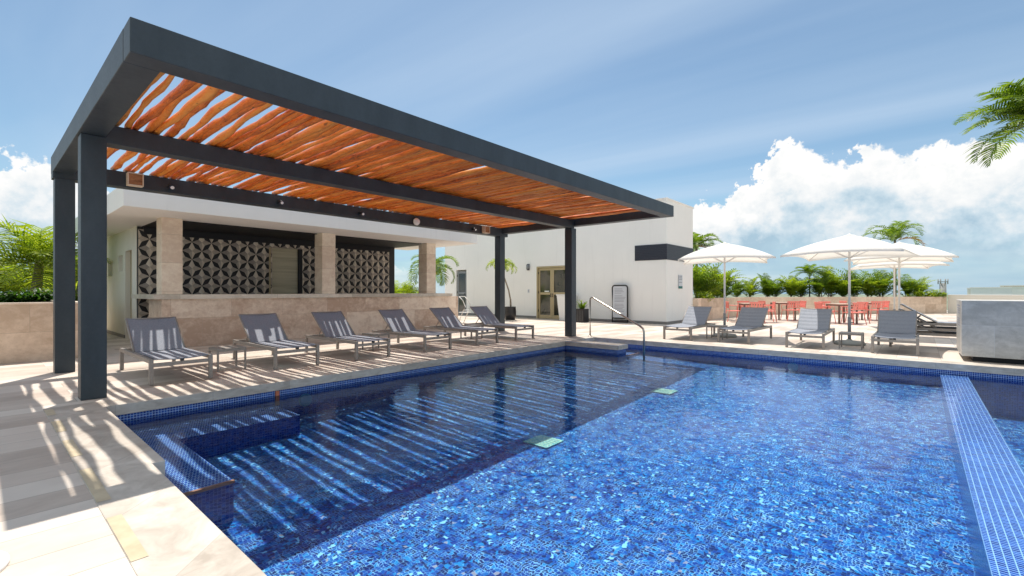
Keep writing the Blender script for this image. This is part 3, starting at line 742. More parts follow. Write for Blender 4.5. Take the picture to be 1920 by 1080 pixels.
b = MB()
for z, h_ in ((0.20, 0.03), (0.14, 0.03), (0.08, 0.03), (-0.03, 0.03)): b.box(0.0085, 0.010, -0.15, 0.15, z, z + h_, 'ink_grey')
b.box(0.0085, 0.010, -0.19, 0.19, -0.25, -0.16, 'ink_teal'); b.build('writing', o)

# ================================================================== low walls
def wall_run(name, label, pts, h, th, m, cat='wall', z0=0.0, capm=None):
    t = thing(name, label, cat, (0, 0, 0)); b = MB(); c = MB()
    for (x0, y0), (x1, y1) in zip(pts[:-1], pts[1:]):
        d = Vector((x1 - x0, y1 - y0, 0)).normalized(); n = Vector((-d.y, d.x, 0)) * th
        A, B_ = Vector((x0, y0, 0)), Vector((x1, y1, 0))
        q = [A, B_, B_ + n, A + n]; k = len(b.v)
        b.v += [(p.x, p.y, z0) for p in q] + [(p.x, p.y, h) for p in q]
        for f in ((0, 3, 2, 1), (4, 5, 6, 7), (0, 1, 5, 4), (1, 2, 6, 5), (2, 3, 7, 6), (3, 0, 4, 7)): b.face([k + i for i in f], m)
        if capm:
            e = Vector((-d.y, d.x, 0)) * 0.012; q = [A - e, B_ - e, B_ + n + e, A + n + e]; k = len(c.v)
            c.v += [(p.x, p.y, h + 0.001) for p in q] + [(p.x, p.y, h + 0.032) for p in q]
            for f in ((0, 3, 2, 1), (4, 5, 6, 7), (0, 1, 5, 4), (1, 2, 6, 5), (2, 3, 7, 6), (3, 0, 4, 7)): c.face([k + i for i in f], capm)
    b.build('wall_face', t)
    if capm: c.build('capping', t, 0.004)
    return t
LW0, LW1, LW2 = (-6.62, 18.9), (-6.5, 26.0), at(1775, 25.2)
wall_run('planter_wall', 'long low travertine planter wall behind the red chairs, topped by a hedge', [LW0, LW1, LW2], 0.90, 0.25, 'travertine_wall')
wall_run('planter_wall', 'low travertine planter wall at the far left below the palms', [(-11.4, -6.0), (-11.4, 1.30)], 0.975, 0.2, 'travertine_wall', capm='travertine_column')
wall_run('planter_wall', 'return of the low travertine planter wall seen only between the two near posts', [(-11.602, 1.30), (-20.0, 1.30)], 0.972, 0.2, 'travertine_wall', capm='travertine_column')
wall_run('parapet_wall', 'cream parapet wall at the right horizon beyond the stone block', [at(1777, 25.3), at(1960, 22.5), at(2300, 24)], 0.985, 0.25, 'cream_stucco', capm='white_stucco')
b = MB(); b.box(-26, -11.62, -6, 1.28, 0.02, 0.80, 'soil'); tag(b.build('planter_soil'), kind='structure')
q = [LW1, LW2]; d = Vector((LW2[0] - LW1[0], LW2[1] - LW1[1], 0)).normalized(); n = Vector((-d.y, d.x, 0))
b = MB(); A = Vector((-6.75, 18.8, 0)); Bq = Vector((*LW2, 0))
poly = [(-6.88, 19.0), (-6.76, 26.2), tuple((Vector((*LW2, 0)) + n * 0.26).xy), tuple((Vector((*LW2, 0)) + n * 3).xy), (-12, 30), (-12, 19.0)]
b.poly([(p[0], p[1], 0.80) for p in poly], 'soil'); tag(b.build('planter_bed'), kind='structure')

# grey stone block on the right
t = thing('stone_block', 'large grey stone clad block raised on a dark plinth beside the far pool corner', 'block', (0, 0, 0))
b = MB(); b.box(0.56, 4.6, 11.12, 12.55, 0.09, 1.04, 'grey_stone'); b.build('cladding', t, 0.006)
b = MB(); b.box(0.70, 4.5, 11.24, 12.45, 0.001, 0.089, 'black_ceiling'); b.build('plinth', t)
b = MB()
for i, (z0, z1) in enumerate(((0.93, 0.955), (0.88, 0.90), (0.84, 0.86), (0.80, 0.82), (0.70, 0.72), (0.66, 0.68), (0.62, 0.64), (0.58, 0.6))): b.box(0.5565, 0.5585, 11.55, 12.2, z0, z1, 'ink_grey')
b.build('writing', t)

# distant things
t = thing('telecom_tower', 'slim pale telecom tower on the horizon right of the hedge', 'tower', (*at(1768, 260), -14))
b = MB(); b.tube([(0, 0, 0), (0, 0, hz(531, 260) + 14)], [1.6, 1.5], 'concrete', 10); b.build('mast', t)
b = MB()
for a in (0, 60, 120):
    b.box(-2.2, 2.2, -0.15, 0.15, hz(529, 260) + 14, hz(529, 260) + 14.4, 'concrete', Matrix.Rotation(R_(a), 3, 'Z'))
for k in range(6):
    a = R_(k * 60); b.tube([(2.0 * math.cos(a), 2.0 * math.sin(a), hz(531, 260) + 13.5), (2.0 * math.cos(a), 2.0 * math.sin(a), hz(523, 260) + 14)], 0.28, 'concrete', 6)
b.build('antenna', t)
for lab, u0, u1, v, dd, m in (('pale grey low rooftop box on the right horizon', 1848, 1862, 541, 62, 'cream_stucco'),
                      ('cream rooftop house above the parapet at the right edge', 1857, 1912, 540, 58, 'white_stucco'),
                      ('beige rooftop block cut by the right edge of the view', 1908, 1990, 536, 70, 'travertine_column')):
    x0, y0 = at((u0 + u1) / 2, dd); t = thing('rooftop_house', lab, 'building', (x0, y0, -14), YAW, 'rooftops on the right horizon')
    hw = (u1 - u0) / 2 / 875 * dd; zt = hz(v, dd) + 14
    b = MB(); b.box(-hw, hw, -2.5, 2.5, 0, zt, m); b.build('wall', t)
    b = MB(); b.box(-hw - 0.05, hw + 0.05, -2.56, 2.56, zt + 0.001, zt + 0.12, 'white_stucco'); b.build('roof_edge', t)
    b = MB(); b.box(hw * 0.2, hw * 0.6, -2.52, -2.501, zt - 0.9, zt - 0.35, 'grey_frame'); b.build('window', t)

# ================================================================== HANDRAIL
def handrail():
    t = thing('handrail', 'bent stainless steel handrail over the pool steps', 'handrail', (-6.58, 10.72, 0))
    P0 = Vector((0, 0, 0)); P3 = Vector((-4.68 + 6.58, 9.92 - 10.72, 0)); d = P3.normalized(); L = P3.length
    pts = [(0, 0.004), (0, 0.95), (0.02, 1.0), (0.06, 1.035), (0.12, 1.04), (0.20, 1.0), (L - 0.12, 0.40), (L - 0.03, 0.35), (L, 0.28), (L, -0.55)]
    b = MB(); b.tube([(d.x * a, d.y * a, z) for a, z in pts], 0.024, 'chrome', 12); b.build('rail', t)
    b = MB(); b.lathe([(0.055, 0.004), (0.055, 0.012), (0.03, 0.022)], 'chrome', 20); b.build('base_flange', t)
handrail()

# ================================================================== LOUNGERS
def make_lounger(channelled, ang=R_(40.5)):
    t = thing('sun_lounger', 'x', 'sun lounger')
    hw, L, zt = 0.33, 1.86, 0.33
    b = MB()
    for s_ in (-1, 1): b.box(s_ * hw - 0.02, s_ * hw + 0.02, 0.045, L - 0.045, zt - 0.055, zt - 0.002, 'lounger_metal')
    b.box(-hw + 0.021, hw - 0.021, 0.005, 0.04, zt - 0.10, zt - 0.055, 'lounger_metal')
    b.box(-hw + 0.021, hw - 0.021, L - 0.04, L - 0.005, zt - 0.06, zt - 0.008, 'lounger_metal')
    b.box(-hw + 0.021, hw - 0.021, 1.14, 1.17, zt - 0.06, zt - 0.035, 'lounger_metal')
    b.build('frame', t, 0.004)
    for x, y in ((-hw, 0.022), (hw, 0.022), (-hw, L - 0.022), (hw, L - 0.022)):
        b = MB(); b.box(x - 0.023, x + 0.023, y - 0.023, y + 0.023, 0, zt, 'lounger_metal'); b.build('leg', t, 0.004)
    # seat sling: hangs slightly between the rails
    b = MB(); ny, nx = 14, 8; w2 = hw - 0.03; rows = []
    def zs(x, y): return zt + 0.004 - 0.022 * (1 - (x / w2) ** 2)
    y0, y1 = 0.02, 1.16; k0 = len(b.v)
    for j in range(ny + 1):
        y = y0 + (y1 - y0) * j / ny
        for i in range(nx + 1):
            x = -w2 + 2 * w2 * i / nx; dz = 0.004 * abs(math.sin(j / ny * math.pi * 6)) if channelled else 0
            b.v.append((x, y, zs(x, y) + dz))
    for j in range(ny):
        for i in range(nx): a = k0 + j * (nx + 1) + i; b.face([a, a + 1, a + nx + 2, a + nx + 1], 'sling', True)
    n0 = len(b.v)
    b.v += [(v[0], v[1], v[2] - 0.012) for v in b.v[k0:n0]]
    for j in range(ny):
        for i in range(nx): a = n0 + j * (nx + 1) + i; b.face([a + nx + 1, a + nx + 2, a + 1, a], 'sling', True)
    for i in range(nx): b.face([k0 + i + 1, k0 + i, n0 + i, n0 + i + 1], 'sling')
    b.build('seat', t)
    # backrest
    bt = []
    BL = 0.70; b = MB(); w3 = hw - 0.025; k0 = len(b.v); nn = 24 if channelled else 12
    for j in range(nn + 1):
        q = j / nn; l = BL * q
        for i in range(nx + 1):
            x = -w3 + 2 * w3 * i / nx
            off = -0.014 * (1 - (x / w3) ** 2) + (0.007 * abs(math.sin(q * math.pi * 6)) if channelled else 0)
            b.v.append((x, 1.14 + l * math.cos(ang) - off * math.sin(ang) , zt + 0.004 + l * math.sin(ang) + off * math.cos(ang)))
    for j in range(nn):
        for i in range(nx): a = k0 + j * (nx + 1) + i; b.face([a, a + 1, a + nx + 2, a + nx + 1], 'sling', True)
    n0 = len(b.v); nrm = Vector((0, math.sin(ang), -math.cos(ang))) * 0.012
    b.v += [tuple(Vector(v) + nrm) for v in b.v[k0:n0]]
    for j in range(nn):
        for i in range(nx): a = n0 + j * (nx + 1) + i; b.face([a + nx + 1, a + nx + 2, a + 1, a], 'sling', True)
    for i in range(nx): b.face([k0 + nn * (nx + 1) + i, k0 + nn * (nx + 1) + i + 1, n0 + nn * (nx + 1) + i + 1, n0 + nn * (nx + 1) + i], 'sling')
    o = b.build('backrest', t)
    b = MB()
    for s_ in (-1, 1):
        x = s_ * (hw - 0.022); b.tube([(x, 1.13, zt - 0.005), (x, 1.14 + BL * math.cos(ang), zt - 0.005 + BL * math.sin(ang))], 0.013, 'lounger_metal', 8)
    b.tube([(-hw + 0.03, 1.14 + BL * math.cos(ang), zt - 0.012 + BL * math.sin(ang)), (hw - 0.03, 1.14 + BL * math.cos(ang), zt - 0.012 + BL * math.sin(ang))], 0.012, 'lounger_metal', 8)
    b.build('backrest_frame', o)
    b = MB(); q = 0.42; yb, zb = 1.14 + BL * q * math.cos(ang) + 0.015, zt - 0.02 + BL * q * math.sin(ang)
    for x in (-0.24, 0.24): b.tube([(x, yb, zb), (x, yb + 0.17, zt - 0.03)], 0.009, 'lounger_metal', 6)
    b.tube([(-hw, yb + 0.17, zt - 0.03), (hw, yb + 0.17, zt - 0.03)], 0.009, 'lounger_metal', 6); b.build('support_strut', t)
    b = MB(); b.box(-0.02, 0.02, 0.0, 0.04, zt - 0.05, zt - 0.02, 'black_metal'); b.build('clip', t)
    return t
protoA = make_lounger(False); protoB = make_lounger(True); protoC = make_lounger(True, R_(33))
LEFT = [(-7.33, 1.79, 'grey sun lounger nearest the camera under the pergola, beside the two dark posts'),
        (-7.40, 3.34, 'grey sun lounger second from the camera under the pergola, beside the small side table'),
        (-7.33, 4.66, 'grey sun lounger third from the camera under the pergola, below the roller shutter'),
        (-7.33, 6.15, 'grey sun lounger fourth from the camera under the pergola, before the middle bar column'),
        (-7.36, 7.62, 'grey sun lounger fifth from the camera under the pergola, before the last bar column'),
        (-7.38, 8.98, 'grey sun lounger farthest from the camera under the pergola, beside the far posts')]
for i, (x, y, l) in enumerate(LEFT):
    o = protoA if i == 0 else copy_tree(protoA)
    o.location = (x, y, 0.004); o.rotation_euler = (0, 0, R_(90 + (0, -1, 0.6, 0, 0.5, -0.5)[i])); tag(o, l, None, 'sun loungers in a row under the pergola')
RIGHT = [(-4.48, 11.33, 'grey sun lounger nearest the white building, half in umbrella shade'),
         (-3.22, 11.45, 'grey sun lounger at the far pool edge, shaded one right of the first umbrella pole'),
         (-1.80, 11.40, 'grey sun lounger with brightly sunlit backrest, right of the shaded one, by a side table'),
         (-0.34, 11.40, 'grey sun lounger at the far pool edge nearest the stone block, wholly shaded backrest')]
for i, (x, y, l) in enumerate(RIGHT):
    o = protoB if i == 0 else copy_tree(protoB)
    o.location = (x, y, 0); o.rotation_euler = (0, 0, R_((1, -2, 1, 0)[i])); tag(o, l, None, 'sun loungers along the far pool edge')
STK0 = protoC
STACK = ['grey sun lounger at the bottom of the sideways stack behind the stone block', 'grey sun lounger in the middle of the sideways stack behind the stone block', 'grey sun lounger on top of the sideways stack behind the stone block']
for i, l in enumerate(STACK):
    o = protoC if i == 0 else STK0 and copy_tree(STK0); o.location = (1.38 + 0.03 * i, 13.38 + 0.02 * i, 0.105 * i); o.rotation_euler = (0, 0, R_(90)); tag(o, l, None, 'stacked sun loungers')
    for c in list(COL.objects):
        if c.parent == o and c.name.startswith('leg') and i > 0: c.scale = (1, 1, 0.34); c.location = (0, 0, 0.33 * 0.66)

# side tables
def make_table():
    t = thing('side_table', 'x', 'side table')
    b = MB()
    for k in range(4): b.box(-0.20, 0.20, -0.196 + k * 0.1, -0.196 + k * 0.1 + 0.092, 0.315, 0.335, 'lounger_metal')
    b.build('table_top', t, 0.003)
    b = MB(); b.box(-0.2, 0.2, -0.2, -0.18, 0.29, 0.3145, 'lounger_metal'); b.box(-0.2, 0.2, 0.18, 0.2, 0.29, 0.3145, 'lounger_metal'); b.box(-0.2, -0.18, -0.179, 0.179, 0.29, 0.3145, 'lounger_metal'); b.box(0.18, 0.2, -0.179, 0.179, 0.29, 0.3145, 'lounger_metal'); b.build('apron', t)
    for x in (-0.188, 0.188):
        for y in (-0.188, 0.188): b = MB(); b.box(x - 0.012, x + 0.012, y - 0.012, y + 0.012, 0, 0.2895, 'lounger_metal'); b.build('leg', t)
    return t
pt = make_table()
for i, (x, y, l) in enumerate([(-8.08, 2.56, 'small slatted side table between the first and second loungers under the pergola'),
                               (-8.45, 5.42, 'small slatted side table between the third and fourth loungers under the pergola'),
                               (-8.60, 8.30, 'small slatted side table between the fifth and last loungers under the pergola'),
                               (-3.84, 12.30, 'small slatted side table at the foot of the first white umbrella'),
                               (-1.06, 12.06, 'small slatted side table at the foot of the second white umbrella')]):
    o = pt if i == 0 else copy_tree(pt); o.location = (x, y, 0); tag(o, l, None, 'small side tables beside the loungers')

# ================================================================== UMBRELLAS
def make_umbrella():
    t = thing('patio_umbrella', 'x', 'umbrella')
    Rz, top, hs = 2.0, 2.47, 1.08
    b = MB(); N, M_ = 10, 10
    def pt_(side, u, r):     # side 0..3, u -1..1 along the edge, r 0..1 outwards
        x, y = u * hs * r, -hs * r
        inset = 0.07 * (1 - u * u) * r * r
        y += inset * hs
        z = top - (top - Rz) * (0.72 * r + 0.28 * r ** 3) + 0.045 * (1 - u * u) * math.sin(math.pi * min(r, 1) * 0.9)* 0 + 0.055 * (1 - u * u) * r
        a = side * math.pi / 2
        return (x * math.cos(a) - y * math.sin(a), x * math.sin(a) + y * math.cos(a), z)
    for s_ in range(4):
        k0 = len(b.v)
        for j in range(M_ + 1):
            r = 0.03 + 0.97 * j / M_
            for i in range(N + 1): b.v.append(pt_(s_, -1 + 2 * i / N, r))
        for j in range(M_):
            for i in range(N): a = k0 + j * (N + 1) + i; b.face([a, a + 1, a + N + 2, a + N + 1], 'canopy_fabric', True)
        # small hem
        h0 = len(b.v)
        for i in range(N + 1): q = pt_(s_, -1 + 2 * i / N, 1.0); b.v.append((q[0], q[1], q[2] - 0.035))
        for i in range(N): a = k0 + M_ * (N + 1) + i; b.face([a, a + 1, h0 + i + 1, h0 + i], 'canopy_fabric')
    b.build('canopy', t)
    b = MB(); b.lathe([(0.20, top - 0.060), (0.10, top - 0.012), (0.03, top + 0.006), (0.010, top + 0.03)], 'canopy_fabric', 20); b.build('top_cap', t)
    for k in range(4):
        a = R_(45 + 90 * k); rr = hs * 1.414
        pts = []
        for j in range(7):
            r = 0.05 + 0.94 * j / 6; z = top - (top - Rz) * (0.72 * r + 0.28 * r ** 3) - 0.018; pts.append((rr * r * math.cos(a), rr * r * math.sin(a), z))
        b = MB(); b.tube(pts, 0.010, 'white_metal', 6); b.tube([(0.03 * math.cos(a), 0.03 * math.sin(a), 1.95), (rr * 0.52 * math.cos(a), rr * 0.52 * math.sin(a), pts[3][2] + 0.005)], 0.008, 'white_metal', 6); b.build('rib', t)
    b = MB(); b.tube([(0, 0, 0.05), (0, 0, top - 0.01)], 0.024, 'white_metal', 14); b.build('pole', t)
    b = MB(); b.tube([(0, 0, 0.08), (0, 0, 0.62)], 0.032, 'grey_frame', 14); b.tube([(0.03, 0, 0.5), (0.08, 0, 0.5)], 0.010, 'black_metal', 8); b.build('sleeve', t)
    b = MB(); b.lathe([(0.29, 0.0), (0.30, 0.03), (0.27, 0.075), (0.06, 0.10), (0.05, 0.12)], 'umbrella_base', 32); b.build('base', t)
    return t
pu = make_umbrella()
for i, (x, y, a, l) in enumerate([(-3.85, 12.95, 17, 'white square umbrella nearest the white building, leftmost of the four'),
                                  (-1.17, 12.90, -6, 'largest looking white square umbrella in the middle of the group'),
                                  (*at(1686, 12.2), 0, 'white square umbrella reaching farthest right, beside the stacked loungers'),
                                  (*at(1677, 15.2), 12, 'most distant white square umbrella, mostly hidden behind two others')]):
    o = pu if i == 0 else copy_tree(pu); o.location = (x, y, 0); o.rotation_euler = (0, 0, R_(a)); tag(o, l, None, 'white umbrellas on the terrace')
    if i == 3: o.scale = (1, 1, 0.99)

# ================================================================== RED DINING SETS
def make_chair():
    t = thing('dining_chair', 'x', 'chair')
    b = MB(); 
    b.box(-0.23, 0.23, -0.22, 0.22, 0.42, 0.445, 'coral_metal'); b.build('seat', t, 0.006)
    b = MB(); 
    for k in range(5): b.box(-0.20 + k * 0.085, -0.20 + k * 0.085 + 0.055, 0.215, 0.232, 0.56, 0.76, 'coral_metal', Matrix.Rotation(R_(-8), 3, 'X'))
    b.box(-0.235, 0.235, 0.225, 0.25, 0.745, 0.80, 'coral_metal'); b.box(-0.235, 0.235, 0.205, 0.225, 0.53, 0.56, 'coral_metal'); b.build('backrest', t, 0.004)
    for s_ in (-1, 1):
        b = MB(); b.tube([(s_ * 0.22, -0.20, 0.44), (s_ * 0.265, -0.25, 0.0)], 0.013, 'coral_metal', 6); b.build('leg', t)
        b = MB(); b.tube([(s_ * 0.235, 0.24, 0.79), (s_ * 0.225, 0.20, 0.44), (s_ * 0.265, 0.28, 0.0)], 0.013, 'coral_metal', 6); b.build('leg', t)
        b = MB(); b.tube([(s_ * 0.235, 0.22, 0.65), (s_ * 0.255, -0.02, 0.645), (s_ * 0.255, -0.20, 0.63), (s_ * 0.235, -0.21, 0.44)], 0.012, 'coral_metal', 6); b.build('armrest', t)
    return t
def make_dtable():
    t = thing('dining_table', 'x', 'table')
    b = MB(); b.box(-0.36, 0.36, -0.36, 0.36, 0.71, 0.735, 'table_top'); b.build('table_top', t, 0.003)
    b = MB(); b.box(-0.35, 0.35, -0.35, -0.31, 0.66, 0.7095, 'brown_metal'); b.box(-0.35, 0.35, 0.31, 0.35, 0.66, 0.7095, 'brown_metal'); b.box(-0.35, -0.31, -0.309, 0.309, 0.66, 0.7095, 'brown_metal'); b.box(0.31, 0.35, -0.309, 0.309, 0.66, 0.7095, 'brown_metal'); b.build('apron', t)
    for x in (-0.325, 0.325):
        for y in (-0.325, 0.325): b = MB(); b.box(x - 0.025, x + 0.025, y - 0.025, y + 0.025, 0, 0.6595, 'brown_metal'); b.build('leg', t)
    return t
pc, pd = make_chair(), make_dtable()
TAB = [(1408, 18.2, 'brown table leftmost behind the second far lounger'), (1468, 19.6, 'brown table standing by the wall between the two groups of red chairs'),
       (1578, 17.4, 'brown table behind the second umbrella pole, nearest the pool'), (1622, 19.6, 'brown table set back near the wall, rightmost of the four')]
nc = 0
CH_LAB = {
 (0, 0): 'coral red armchair on the near side of the leftmost brown table', (0, 1): 'coral red armchair at the left end, beside the low wall corner', (0, 2): 'coral red armchair behind the leftmost brown table', (0, 3): 'coral red armchair on the right of the leftmost brown table',
 (1, 0): 'coral red armchair on the near side of the table by the wall', (1, 1): 'coral red armchair to the left of the table by the wall', (1, 3): 'coral red armchair alone to the right of the table by the wall',
 (2, 0): 'coral red armchair on the near side of the table nearest the pool', (2, 1): 'coral red armchair left of the table nearest the pool, behind the sunlit lounger', (2, 2): 'coral red armchair behind the table nearest the pool', (2, 3): 'coral red armchair right of the second umbrella pole',
 (3, 0): 'coral red armchair on the near side of the rightmost brown table', (3, 3): 'coral red armchair farthest right, above the shaded lounger', (3, 1): 'coral red armchair on the left of the rightmost brown table'}
for i, (u, dd, l) in enumerate(TAB):
    x, y = at(u, dd); a = R_((30, 38, 42, 36)[i])
    o = pd if i == 0 else copy_tree(pd); o.location = (x, y, 0); o.rotation_euler = (0, 0, a); tag(o, l, None, 'brown dining tables')
    for s_ in range(4):
        if (i, s_) not in CH_LAB: continue
        q = a + s_ * math.pi / 2; dist = 0.58 + 0.06 * ((i * 3 + s_) % 3)
        # side s_: 0 near, 1 right... chair back faces away from the table
        dirv = Vector((math.sin(q), -math.cos(q)))
        if s_ in (1, 3): dirv = Vector((math.sin(a - s_ * math.pi / 2), -math.cos(a - s_ * math.pi / 2)))
        c = pc if nc == 0 else copy_tree(pc); nc += 1
        c.location = (x + dirv.x * dist, y + dirv.y * dist, 0)
        c.rotation_euler = (0, 0, math.atan2(-dirv.x, dirv.y) + R_(((i + s_) % 3 - 1) * 7)); tag(c, CH_LAB[(i, s_)], None, 'coral red dining armchairs')

# ================================================================== PLANTS
def frond(b, org, az, el0, L, droop, n, lw, ll, m, rnd, rach=0.012, vee=0.35, curl=0.5):
    dv = Vector((math.cos(az), math.sin(az), 0)); p = Vector(org); el = el0; st = L / n; pts = [p.copy()]
    for i in range(n):
        p = p + (dv * math.cos(el) + Vector((0, 0, 1)) * math.sin(el)) * st
        el -= droop / n * (0.5 + 1.2 * i / n); pts.append(p.copy())
    b.tube(pts[::2] if n > 6 else pts, [rach * (1 - 0.8 * q / max(1, len(pts[::2]) - 1)) for q in range(len(pts[::2]))] if n > 6 else rach, m, 4, False)
    side = dv.cross(Vector((0, 0, 1))).normalized()
    for i in range(2, n + 1):
        q = i / n; t_ = (pts[i] - pts[i - 1]).normalized(); upv = side.cross(t_).normalized()
        l0 = ll * (math.sin(math.pi * min(1, 0.12 + q * 0.86)) ** 0.7) * rnd.uniform(0.85, 1.1)
        for s_ in (-1, 1):
            d = (side * s_ * 1.0 + t_ * (0.45 + 0.5 * q) + upv * (vee + rnd.uniform(-0.15, 0.2))).normalized()
            d2 = (d + Vector((0, 0, -1)) * curl * rnd.uniform(0.6, 1.3)).normalized()
            A = pts[i]; M1 = A + d * l0 * 0.5; E = M1 + d2 * l0 * 0.5
            wv = t_ * lw * 0.5
            k = len(b.v); b.v += [tuple(A - wv * 0.6), tuple(A + wv * 0.6), tuple(M1 + wv), tuple(M1 - wv), tuple(E)]
            b.face([k, k + 1, k + 2, k + 3], m); b.face([k + 3, k + 2, k + 4], m)
def blade(b, org, az, el, L, wd, bend, m, n=4):
    dv = Vector((math.cos(az), math.sin(az), 0)); sd_ = Vector((-dv.y, dv.x, 0)); p = Vector(org); k0 = len(b.v)
    for i in range(n + 1):
        q = i / n; w_ = wd * (0.35 + 1.6 * q * (1 - q)) if i < n else 0.001
        b.v += [tuple(p - sd_ * w_), tuple(p + sd_ * w_)]
        p = p + (dv * math.cos(el) + Vector((0, 0, 1)) * math.sin(el)) * (L / n); el -= bend / n
    for i in range(n): b.face([k0 + 2 * i, k0 + 2 * i + 1, k0 + 2 * i + 3, k0 + 2 * i + 2], m)
def palm(label, u, v_crown, dist, L, nf, zbase, trunk_r, seed, m='leaf_green', lean=(0, 0), el=(0.1, 1.2), droop=1.5, ll=0.35, lw=0.035, n=22, group=None, fruit=False, azs=None, loc=None):
    rnd = random.Random(seed); x, y = loc if loc else at(u, dist); zc = hz(v_crown, dist)
    t = thing('palm_tree', label, 'palm', (x + lean[0], y + lean[1], zbase), 0, group)
    h = zc - zbase; b = MB(); n_t = 14
    path = []; rad = []
    for i in range(n_t + 1):
        q = i / n_t; path.append((-lean[0] * q ** 0.7, -lean[1] * q ** 0.7, h * q)); rad.append(trunk_r * (1.25 - 0.4 * q + (0.10 if i % 2 else 0)))
    b.tube(path, rad, 'trunk', 10); b.build('trunk', t)
    b = MB(); c = Vector(path[-1])
    for k in range(nf):
        az = azs[k % len(azs)] + rnd.uniform(-0.15, 0.15) if azs else k * 2.39996 + rnd.uniform(-0.25, 0.25)
        e = el[0] + (el[1] - el[0]) * (k / max(1, nf - 1)) + rnd.uniform(-0.1, 0.1)
        mm = 'leaf_dry' if (k == 0 and nf in (12, 18)) else m
        frond(b, c + Vector((0, 0, -0.03)), az, e, L * rnd.uniform(0.85, 1.1), droop * rnd.uniform(0.8, 1.2), n, lw, ll, mm, rnd)
    b.build('crown', t)
    if fruit:
        b = MB()
        for k in range(40):
            q = [rnd.gauss(0, 0.10), rnd.gauss(0, 0.10), rnd.gauss(-0.22, 0.07)]
            b.lathe([(0.01, -0.035), (0.035, -0.01), (0.03, 0.02), (0.008, 0.035)], 'orange_fruit', 6, (c.x + q[0] + 0.06, c.y + q[1], c.z + q[2]))
        b.build('fruit_cluster', t)
    return t
def shrub_mesh(seed, hgt, nf, m, ll=0.28, spread=0.9):
    rnd = random.Random(seed); b = MB()
    for k in range(nf):
        az = rnd.uniform(0, 6.28); q = rnd.random(); el = R_(88 - 60 * q * spread)
        r0 = rnd.uniform(0, 0.12); org = (r0 * math.cos(az), r0 * math.sin(az), rnd.uniform(0, hgt * 0.35))
        frond(b, org, az, el, hgt * rnd.uniform(0.55, 0.95), rnd.uniform(0.6, 1.4), 13, 0.055, ll, m, rnd, 0.008, 0.3, 0.35)
    return b
def bushy_mesh(seed, rx, hgt, n, m):
    rnd = random.Random(seed); b = MB()
    cl = [(rnd.uniform(-0.6, 0.6) * rx, rnd.uniform(-0.6, 0.6) * rx, rnd.uniform(0.25, 0.8) * hgt, rnd.uniform(0.25, 0.45) * rx) for _ in range(9)]
    for k in range(n):
        c = rnd.choice(cl); a = rnd.uniform(0, 6.28); ct = rnd.uniform(-0.9, 1); st = math.sqrt(1 - ct * ct); rr = c[3] * rnd.uniform(0.6, 1.15)
        p = Vector((c[0] + rr * st * math.cos(a), c[1] + rr * st * math.sin(a), max(0.02, c[2] + rr * ct * 0.9)))
        blade(b, p, rnd.uniform(0, 6.28), rnd.uniform(-0.4, 1.1), rnd.uniform(0.10, 0.20), 0.028, 0.7, m, 3)
    return b
# hedge of young palms behind the long planter wall
H_MESH = [shrub_mesh(21 + k, 1.35, 34, ('leaf_green', 'leaf_bright', 'leaf_green')[k % 3]) for k in range(6)]
H_OBJ = []
HEDGE = [(1312, 20.5, 1.15, 'bright leafy hedge palm tight against the white building corner'), (1334, 22.5, 1.35, 'tall dense hedge palm second from the white building'), (1356, 24.5, 1.15, 'hedge palm right behind the first umbrella pole'),
         (1382, 26.0, 0.75, 'low hedge palm just right of the first umbrella pole'), (1406, 26.6, 0.85, 'hedge palm above the bend of the planter wall'), (1438, 26.4, 0.95, 'upright hedge palm between the two nearer umbrellas, left one'),
         (1452, 26.8, 0.80, 'small hedge palm behind the upright one'), (1484, 26.4, 0.98, 'broad hedge palm above the lone right hand red chair'), (1502, 26.7, 0.9, 'hedge palm just left of the slender young palm tree'),
         (1538, 26.4, 1.05, 'hedge palm right of the slender young palm tree'), (1556, 26.8, 1.30, 'tall hedge palm left of the second umbrella pole'), (1582, 26.4, 0.85, 'hedge palm seen just left of the second umbrella pole'),
         (1604, 26.6, 1.15, 'hedge palm seen just right of the second umbrella pole'), (1628, 26.5, 0.95, 'hedge palm halfway between the second and third umbrella poles'), (1652, 26.4, 1.22, 'tall dense hedge palm left of the paired umbrella poles'),
         (1700, 26.4, 0.90, 'hedge palm right of the paired umbrella poles'), (1722, 26.6, 0.85, 'last hedge palm before the low bright ground cover')]
for i, (u, dd, s_, l) in enumerate(HEDGE):
    x, y = at(u, dd); t = thing('hedge_palm', l, 'plant', (x, y, 0.80), random.Random(i).uniform(0, 6.28), 'hedge palms behind the planter wall')
    k = i % 6
    if i < 6: o = H_MESH[k].build('foliage', t); H_OBJ.append(o.data)
    else: o = bpy.data.objects.new('foliage', H_OBJ[k]); COL.objects.link(o); o.parent = t
    t.scale = (s_ * 1.12, s_ * 1.12, s_ * 1.08)
    b = MB()
    for q in range(3): b.tube([(0.05 * q - 0.05, 0.04 * (q % 2), 0), (0.08 * q - 0.08, 0.05, 0.45)], [0.022, 0.014], 'trunk', 6)
    b.build('stem', t)
for i, (u, dd, r, l) in enumerate([(1316, 19.8, 0.5, 'low bright green bush on the planter wall by the white corner'), (1340, 21.5, 0.45, 'low green bush beside the white corner bush'), (1715, 25.7, 0.45, 'low bright bush at the right part of the planter wall'), (1740, 25.6, 0.42, 'low bright bush second from the right end of the planter wall'), (1760, 25.5, 0.36, 'yellow green low bush at the right end of the planter wall')]):
    x, y = at(u, dd); b = bushy_mesh(50 + i, r, 0.42, 420, 'leaf_bright'); o = b.build('low_bush', loc=(x, y, 0.76)); tag(o, l, 'bush', 'low bushes on the planter wall')
